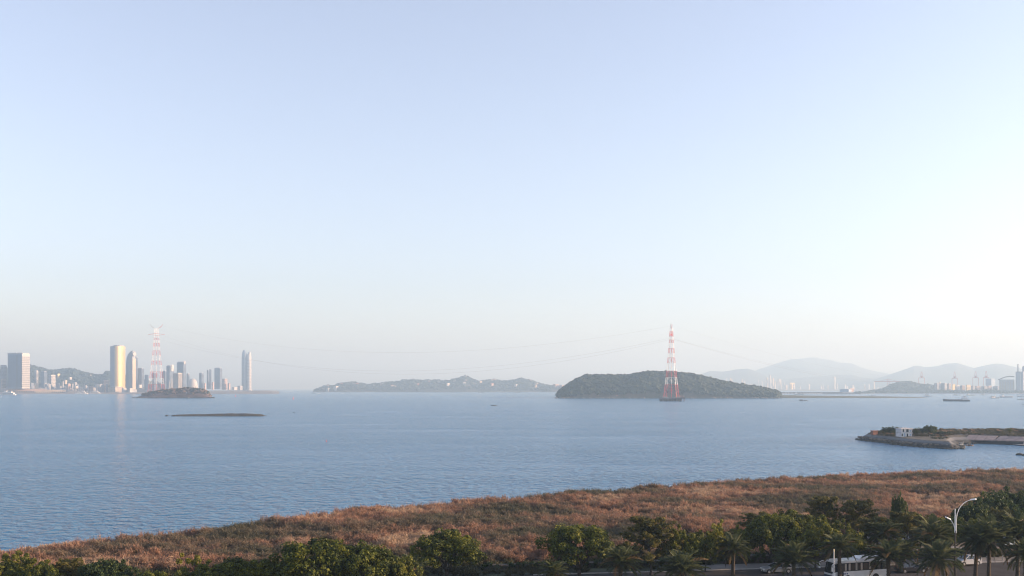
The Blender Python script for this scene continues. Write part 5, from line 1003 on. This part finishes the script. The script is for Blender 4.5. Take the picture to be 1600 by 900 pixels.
# houses among the trees of the far island
hs_n = 0
for i in range(34):
    px = rng.uniform(496, 884); Yb = rng.uniform(7235, 7420); x = xat(px, Yb); z = float(zg(np.array([x]), np.array([Yb]))[0])
    if z < 2: continue
    w, h = rng.uniform(10, 24), rng.uniform(7, 13); a = rng.uniform(.3, .9); o = empty('island_house', (x, Yb, z - 2)); m = rng.choice(('white', 'grey', 'beige', 'pink', 'red')); MB().box((0, 0, h / 2 + 3), (w, 14, h + 6), a).build('wall', BM[m], o); MB().box((0, 0, h + 6.8), (w * 1.08, 15.5, 3.2), a, .55).build('roof', BM[rng.choice(('red', 'grey', 'grey'))], o)
    tag(o, 'small %s house among the trees on the %s of the far island' % ({'white': 'white', 'grey': 'grey', 'beige': 'cream', 'pink': 'pinkish', 'red': 'brick-red'}[m], 'left slope' if px < 600 else 'middle' if px < 720 else 'stretch below the knoll' if px < 800 else 'right end'), 'house', 'houses on the far island')
for a in ((510, 513, 518, 606.5, 612, 7215, 'white', 'plain', 'white house at the left tip of the far island'), (521, 525, 529, 603.5, 611, 7225, 'white', 'plain', 'brightest white house above the left tip of the far island'), (864, 868, 873, 600.5, 612, 7260, 'pink', 'grid', 'reddish block at the right end of the far island'), (874, 878, 882, 602, 612, 7260, 'pink', 'grid', 'second reddish block at the right end of the far island'), (697, 699, 703, 599, 612, 7230, 'white', 'plain', 'white house midway along the far island, above the shore'), (803, 806, 811, 601, 612, 7230, 'white', 'plain', 'pale house on the right third of the far island')):
    block(*a, name='island_villa', cat='house', zb=3)
f = Frame_(727, 7440); o = empty('hilltop_tower', f.o + Vector((0, 0, 95))); MB().tube((0, 0, 0), (0, 0, 26), 12, 9, 8).build('wall', BM['grey'], o); MB().tube((0, 0, 26), (0, 0, 33), 10, 3, 8).build('roof', BM['slate'], o); tag(o, 'round lookout tower on the highest knoll of the far island', 'tower')
f = Frame_(805, 7160); o = MB().box(f.o + Vector((0, 0, 2)), (78 * f.k, 8, 4), math.atan2(f.u.y, f.u.x)).build('sea_wall', BM['beige']); tag(o, 'pale low sea wall along the right part of the far island', 'wall')
for (px, Yb, w, lab) in ((887, 2872, 18, 'little red-roofed building at the foot of the wooded island'), (937, 2866, 12, 'small reddish boathouse on the wooded island shore, left of the pier pylon'), (966, 2866, 16, 'pale shed on the wooded island shore, right of the boathouse')):
    f = Frame_(px if px > 890 else 936, Yb); 
    if px == 887: f = Frame_(891, Yb)
    o = empty('shore_house', f.o + Vector((0, 0, 1.5)), .3); MB().box((0, 0, 3), (w, 8, 6)).build('wall', BM['pink'], o); MB().box((0, 0, 7.2), (w * 1.1, 9, 2.6), 0, .5).build('roof', BM['red'], o); tag(o, lab, 'house')
# the port on the right
PB = [(1459.5, 1464, 1467.5, 598.7, 610, 5420, 'grey', 'grid', 'grey office block at the left end of the port buildings'), (1466.8, 1468, 1470.5, 597, 610, 5440, 'white', 'plain', 'slim white stair tower between two grey port blocks'), (1470, 1476, 1480, 599, 610, 5430, 'glass', 'grid', 'blue-grey port block right of the slim white stair tower'), (1480, 1482.5, 1486, 599.5, 610, 5440, 'pink', 'grid', 'pinkish port block between blue-grey block and yellow house'), (1487.2, 1488.4, 1492.8, 600.6, 611, 5350, 'yellow', 'plain', 'bright cream gabled port house under the second crane'), (1493, 1494.6, 1499.5, 602, 611, 5360, 'white', 'plain', 'white port house right of the bright cream one'), (1500, 1503.5, 1508, 602.5, 611, 5400, 'pink', 'grid', 'dull pink port block right of the white port house'), (1509, 1510.5, 1516.8, 601.5, 611, 5360, 'yellow', 'grid', 'yellow port block with a red-brown roof'), (1517, 1520, 1523, 603, 611, 5420, 'grey', 'plain', 'grey port block under the third crane'), (1523.5, 1526, 1532.5, 603.3, 611, 5380, 'pink', 'grid', 'peach port block right of the third crane'), (1533, 1538, 1543, 603.6, 611, 5390, 'grey', 'grid', 'pale grey port block under the fourth crane'), (1543, 1544.5, 1550, 603, 611, 5370, 'pink', 'grid', 'peach port block left of the long pale shed'), (1551, 1559, 1566, 603.7, 610, 5420, 'grey', 'band', 'long pale port shed before the white tank house'), (1563, 1567, 1574, 602.3, 610.5, 5370, 'white', 'grid', 'white stepped port block left of the tall port tower'), (1540, 1549, 1555, 592, 604, 5900, 'blue', 'plain', 'pale blue silo house behind the fourth crane'), (1312, 1326, 1330.5, 608.3, 613, 5000, 'blue', 'plain', 'blue warehouse with white end wall on the low wharf'), (1327, 1328, 1334, 607, 612.5, 5020, 'pink', 'plain', 'reddish machine house beside the blue warehouse')]
for a in PB: block(*a, name='port_building')
def big_shed():
    Y = 5250; f = Frame_(1576, Y); k = f.k; z = 8; h = zat(593, Y) - z; a = math.atan2(f.u.y, f.u.x); o = empty('bulk_store', f.o + Vector((0, 20, z)), a); MB().box((0, 0, h / 2), (24 * k, 60, h)).build('wall', BM['white'], o)
    MB().loft([[(x * k, y, h + e) for x, e in ((-14, 0), (-8, 9), (-2, 16), (4, 19), (12, 17), (12, 12), (4, 14), (-2, 11), (-8, 4), (-13, -2))] for y in (-36, 36)]).build('roof', BM['slate'], o); mb = MB()
    for i in range(6): mb.box((-10 * k + i * 4 * k, -30.3, h * .45), (1.6 * k, .8, h * .8))
    tag(mb.build('window_grid', BM['beige'], o), kind='stuff'); tag(o, 'white bulk store under a dark wing-like roof beside the tall port tower', 'building')
big_shed()
def port_tower(o, P, h, f):
    k = f.k; MB().box((-1.2 * k, 0, h * .5), (1.0 * k, 20 * k, h * 1.002), 0).build('pale_seam', BM['white'], o) if False else None
    c = (P[3] * .7 + P[0] * .3); MB().tube((c.x, c.y, h), (c.x, c.y, h + 12 * k), 1.3 * k, 1.2 * k, 12).build('chimney', BM['white'], o); MB().tube((c.x, c.y, h + 11.5 * k), (c.x, c.y, h + 12.6 * k), 1.6 * k, 1.6 * k, 12).build('chimney_cap', BM['slate'], o)
    c = P[0] * .6; MB().tube((c.x, c.y, h), (c.x, c.y, h + 8.5 * k), 2.4 * k, 2.4 * k, 16).build('silo_head', BM['glass'], o); MB().tube((c.x, c.y, h + 8.5 * k), (c.x, c.y, h + 10 * k), 2.4 * k, .8 * k, 16).build('silo_cap', BM['grey'], o)
    A, B = P[3], P[0]; n = Vector(((B - A).y, -(B - A).x, 0)).normalized(); q = A.lerp(B, .62); MB().box((q.x + n.x * .8, q.y + n.y * .8, h / 2), (3.0, 3.0, h * .96), math.atan2((B - A).y, (B - A).x)).build('pipe', BM['white'], o)
block(1586.8, 1599, 1614, 580.5, 610, 5150, 'glass', 'fin', 'tall blue-grey port tower with a chimney at the right edge', .45, name='port_tower', cat='tower', parapet=False, extras=port_tower, wm_=mat('port_cladding', (.20, .25, .31), .5))
# container cranes
def crane(px0, px1, yp, ytop, Y, label):
    f = Frame_((px0 + px1) / 2, Y); W_ = (px1 - px0) * f.k; z = 6; zp, zt = zat(yp, Y) - z, zat(ytop, Y) - z; a = math.atan2(f.u.y, f.u.x); o = empty('container_crane', f.o + Vector((0, 0, z)), a); D = W_ * .9; t = W_ * .045
    for sx_ in (-1, 1):
        for sy_ in (-1, 1): MB().tube((sx_ * W_ / 2, sy_ * D / 2, 0), (sx_ * W_ / 2, sy_ * D / 2, zp), t, t, 6).build('leg', BMred, o)
    mb = MB()
    for sy_ in (-1, 1): mb.tube((-W_ / 2, sy_ * D / 2, zp), (W_ / 2, sy_ * D / 2, zp), t * 1.1, t * 1.1, 6).tube((-W_ / 2, sy_ * D / 2, zp * .35), (W_ / 2, sy_ * D / 2, zp * .35), t * .7, t * .7, 5)
    for sx_ in (-1, 1): mb.tube((sx_ * W_ / 2, -D / 2, zp), (sx_ * W_ / 2, D / 2, zp), t * 1.1, t * 1.1, 6)
    mb.build('portal_beam', BMred, o); MB().box((0, -W_ * .5, zp + t * 3), (W_ * .26, W_ * 3.6, t * 4)).build('boom', BMred, o); mb = MB()
    for sx_ in (-1, 1): mb.tube((sx_ * W_ * .3, -D / 2, zp), (sx_ * W_ * .06, -D / 2, zt), t * .6, t * .5, 5).tube((sx_ * W_ * .3, D / 2, zp), (sx_ * W_ * .06, -D / 2, zt), t * .45, t * .4, 5)
    mb.tube((-W_ * .12, -D / 2, zt), (W_ * .12, -D / 2, zt), t, t, 5); mb.build('apex_frame', BMred, o); MB().box((0, D * .2, zp + t * 6), (W_ * .36, W_ * .4, t * 6)).build('machine_house', BM['pink'], o)
    for sx_ in (-1, 1): MB().tube((sx_ * W_ * .05, -D / 2, zt), (sx_ * W_ * .10, -W_ * 2.1, zp + t * 4), t * .3, t * .3, 4).build('stay', BMred, o)
    tag(o, label, 'crane', 'container cranes of the port')
BMred = mat('crane_red', (.42, .10, .09), .6)
for a in ((1435.5, 1444.5, 590.5, 581.3, 6100, 'red container crane standing alone over the wooded port hill'), (1487.5, 1495.8, 591, 581.2, 6000, 'red container crane behind the bright cream port house'), (1520, 1528.8, 590.2, 581, 5950, 'red container crane behind the grey and peach port blocks'), (1536.5, 1545.2, 590, 580.4, 5950, 'red container crane nearest the pale blue silo house')): crane(*a)
f = Frame_(1388, 6300); k = f.k; o = empty('jib_crane', f.o + Vector((0, 0, 5)), math.atan2(f.u.y, f.u.x)); zz = zat(596, 6300) - 5
for sx_ in (-1, 1): MB().tube((sx_ * 2.5 * k, 0, 0), (sx_ * 1.0 * k, 0, zz + 4.5 * k), 2.2, 1.6, 6).build('leg', BMred, o)
MB().box((-2 * k, 0, zz), (40 * k, 5, 4.5)).build('boom', BMred, o)
for sx_ in (-1, 1): MB().tube((0, 0, zz + 4.3 * k), (sx_ * 13 * k, 0, zz + 1), .9, .9, 4).build('stay', BMred, o)
tag(o, 'long low red boom crane above the wooded port hill', 'crane')
# low wharf and causeway behind the spit
def deck(px0, px1, py, Y, th, label, nm='wharf', n=14):
    f = Frame_((px0 + px1) / 2, Y); L = (px1 - px0) * f.k; z = zat(py, Y); o = empty(nm, f.o, math.atan2(f.u.y, f.u.x)); MB().box((0, 0, z - th / 2), (L, 14, th)).build('deck', M['dark_concrete'], o); pm = MB().tube((0, 0, -1), (0, 0, z - th), 1.3, 1.3, 6).mesh('pile', M['dark_concrete'])
    for i in range(n): q = link('pile', pm, o); q.location = (-L / 2 + L * (i + .5) / n, 0, 0)
    tag(o, label, 'wharf')
deck(1214, 1316, 612.6, 4650, 3, 'long thin wharf on piles from the island tip to the blue warehouse', n=22); deck(1285, 1345, 613.8, 4560, 3.5, 'dark jetty in front of the blue warehouse', n=12)
# the far hazy city below the mountains
CT = [(1080, 609.6), (1150, 608.8), (1250, 608.6), (1350, 608.8), (1480, 609.6)]
hill('far_shore', CT, 10000, 300, 2500, mat('far_ground', (.10, .11, .10), .95, vscale=.01, col2=(.16, .16, .15), coords='World'), 40, 10, z0=-1, power=.35)
for a in ((1201.5, 1203, 1204.3, 586, 608, 10300, 'white', 'plain', 'tallest of the faint white high-rises below the highest mountain'), (1233.5, 1234.5, 1242, 598.2, 606, 10200, 'yellow', 'plain', 'squat block glowing gold in the hazy city below the mountains'), (1303, 1304, 1305.8, 589, 607, 10400, 'white', 'plain', 'lone faint slender tower below the right flank of the mountain')): block(*a, zb=3)
for i in range(75):
    px = rng.choice((rng.uniform(1128, 1230), rng.uniform(1128, 1230), rng.uniform(1195, 1220), rng.uniform(1230, 1375))); w = rng.uniform(1.3, 3.2); tp = rng.uniform(590, 603) if px < 1230 else rng.uniform(597, 605); m = rng.choice(('white', 'white', 'beige', 'grey')); block(px - w / 2, px - w * .1, px + w / 2, tp, 607, rng.uniform(10100, 11500), m, 'plain', 'faint %s %s high-rise in the hazy city %s' % ('short' if tp > 599 else 'mid-height' if tp > 595 else 'tall', {'white': 'white', 'beige': 'cream', 'grey': 'grey'}[m], 'just right of the wooded island' if px < 1190 else 'under the left mountain flank' if px < 1240 else 'under the highest mountain' if px < 1300 else 'above the blue warehouse'), .6, 'high-rises of the hazy far city', zb=3, parapet=False, name='far_high_rise')
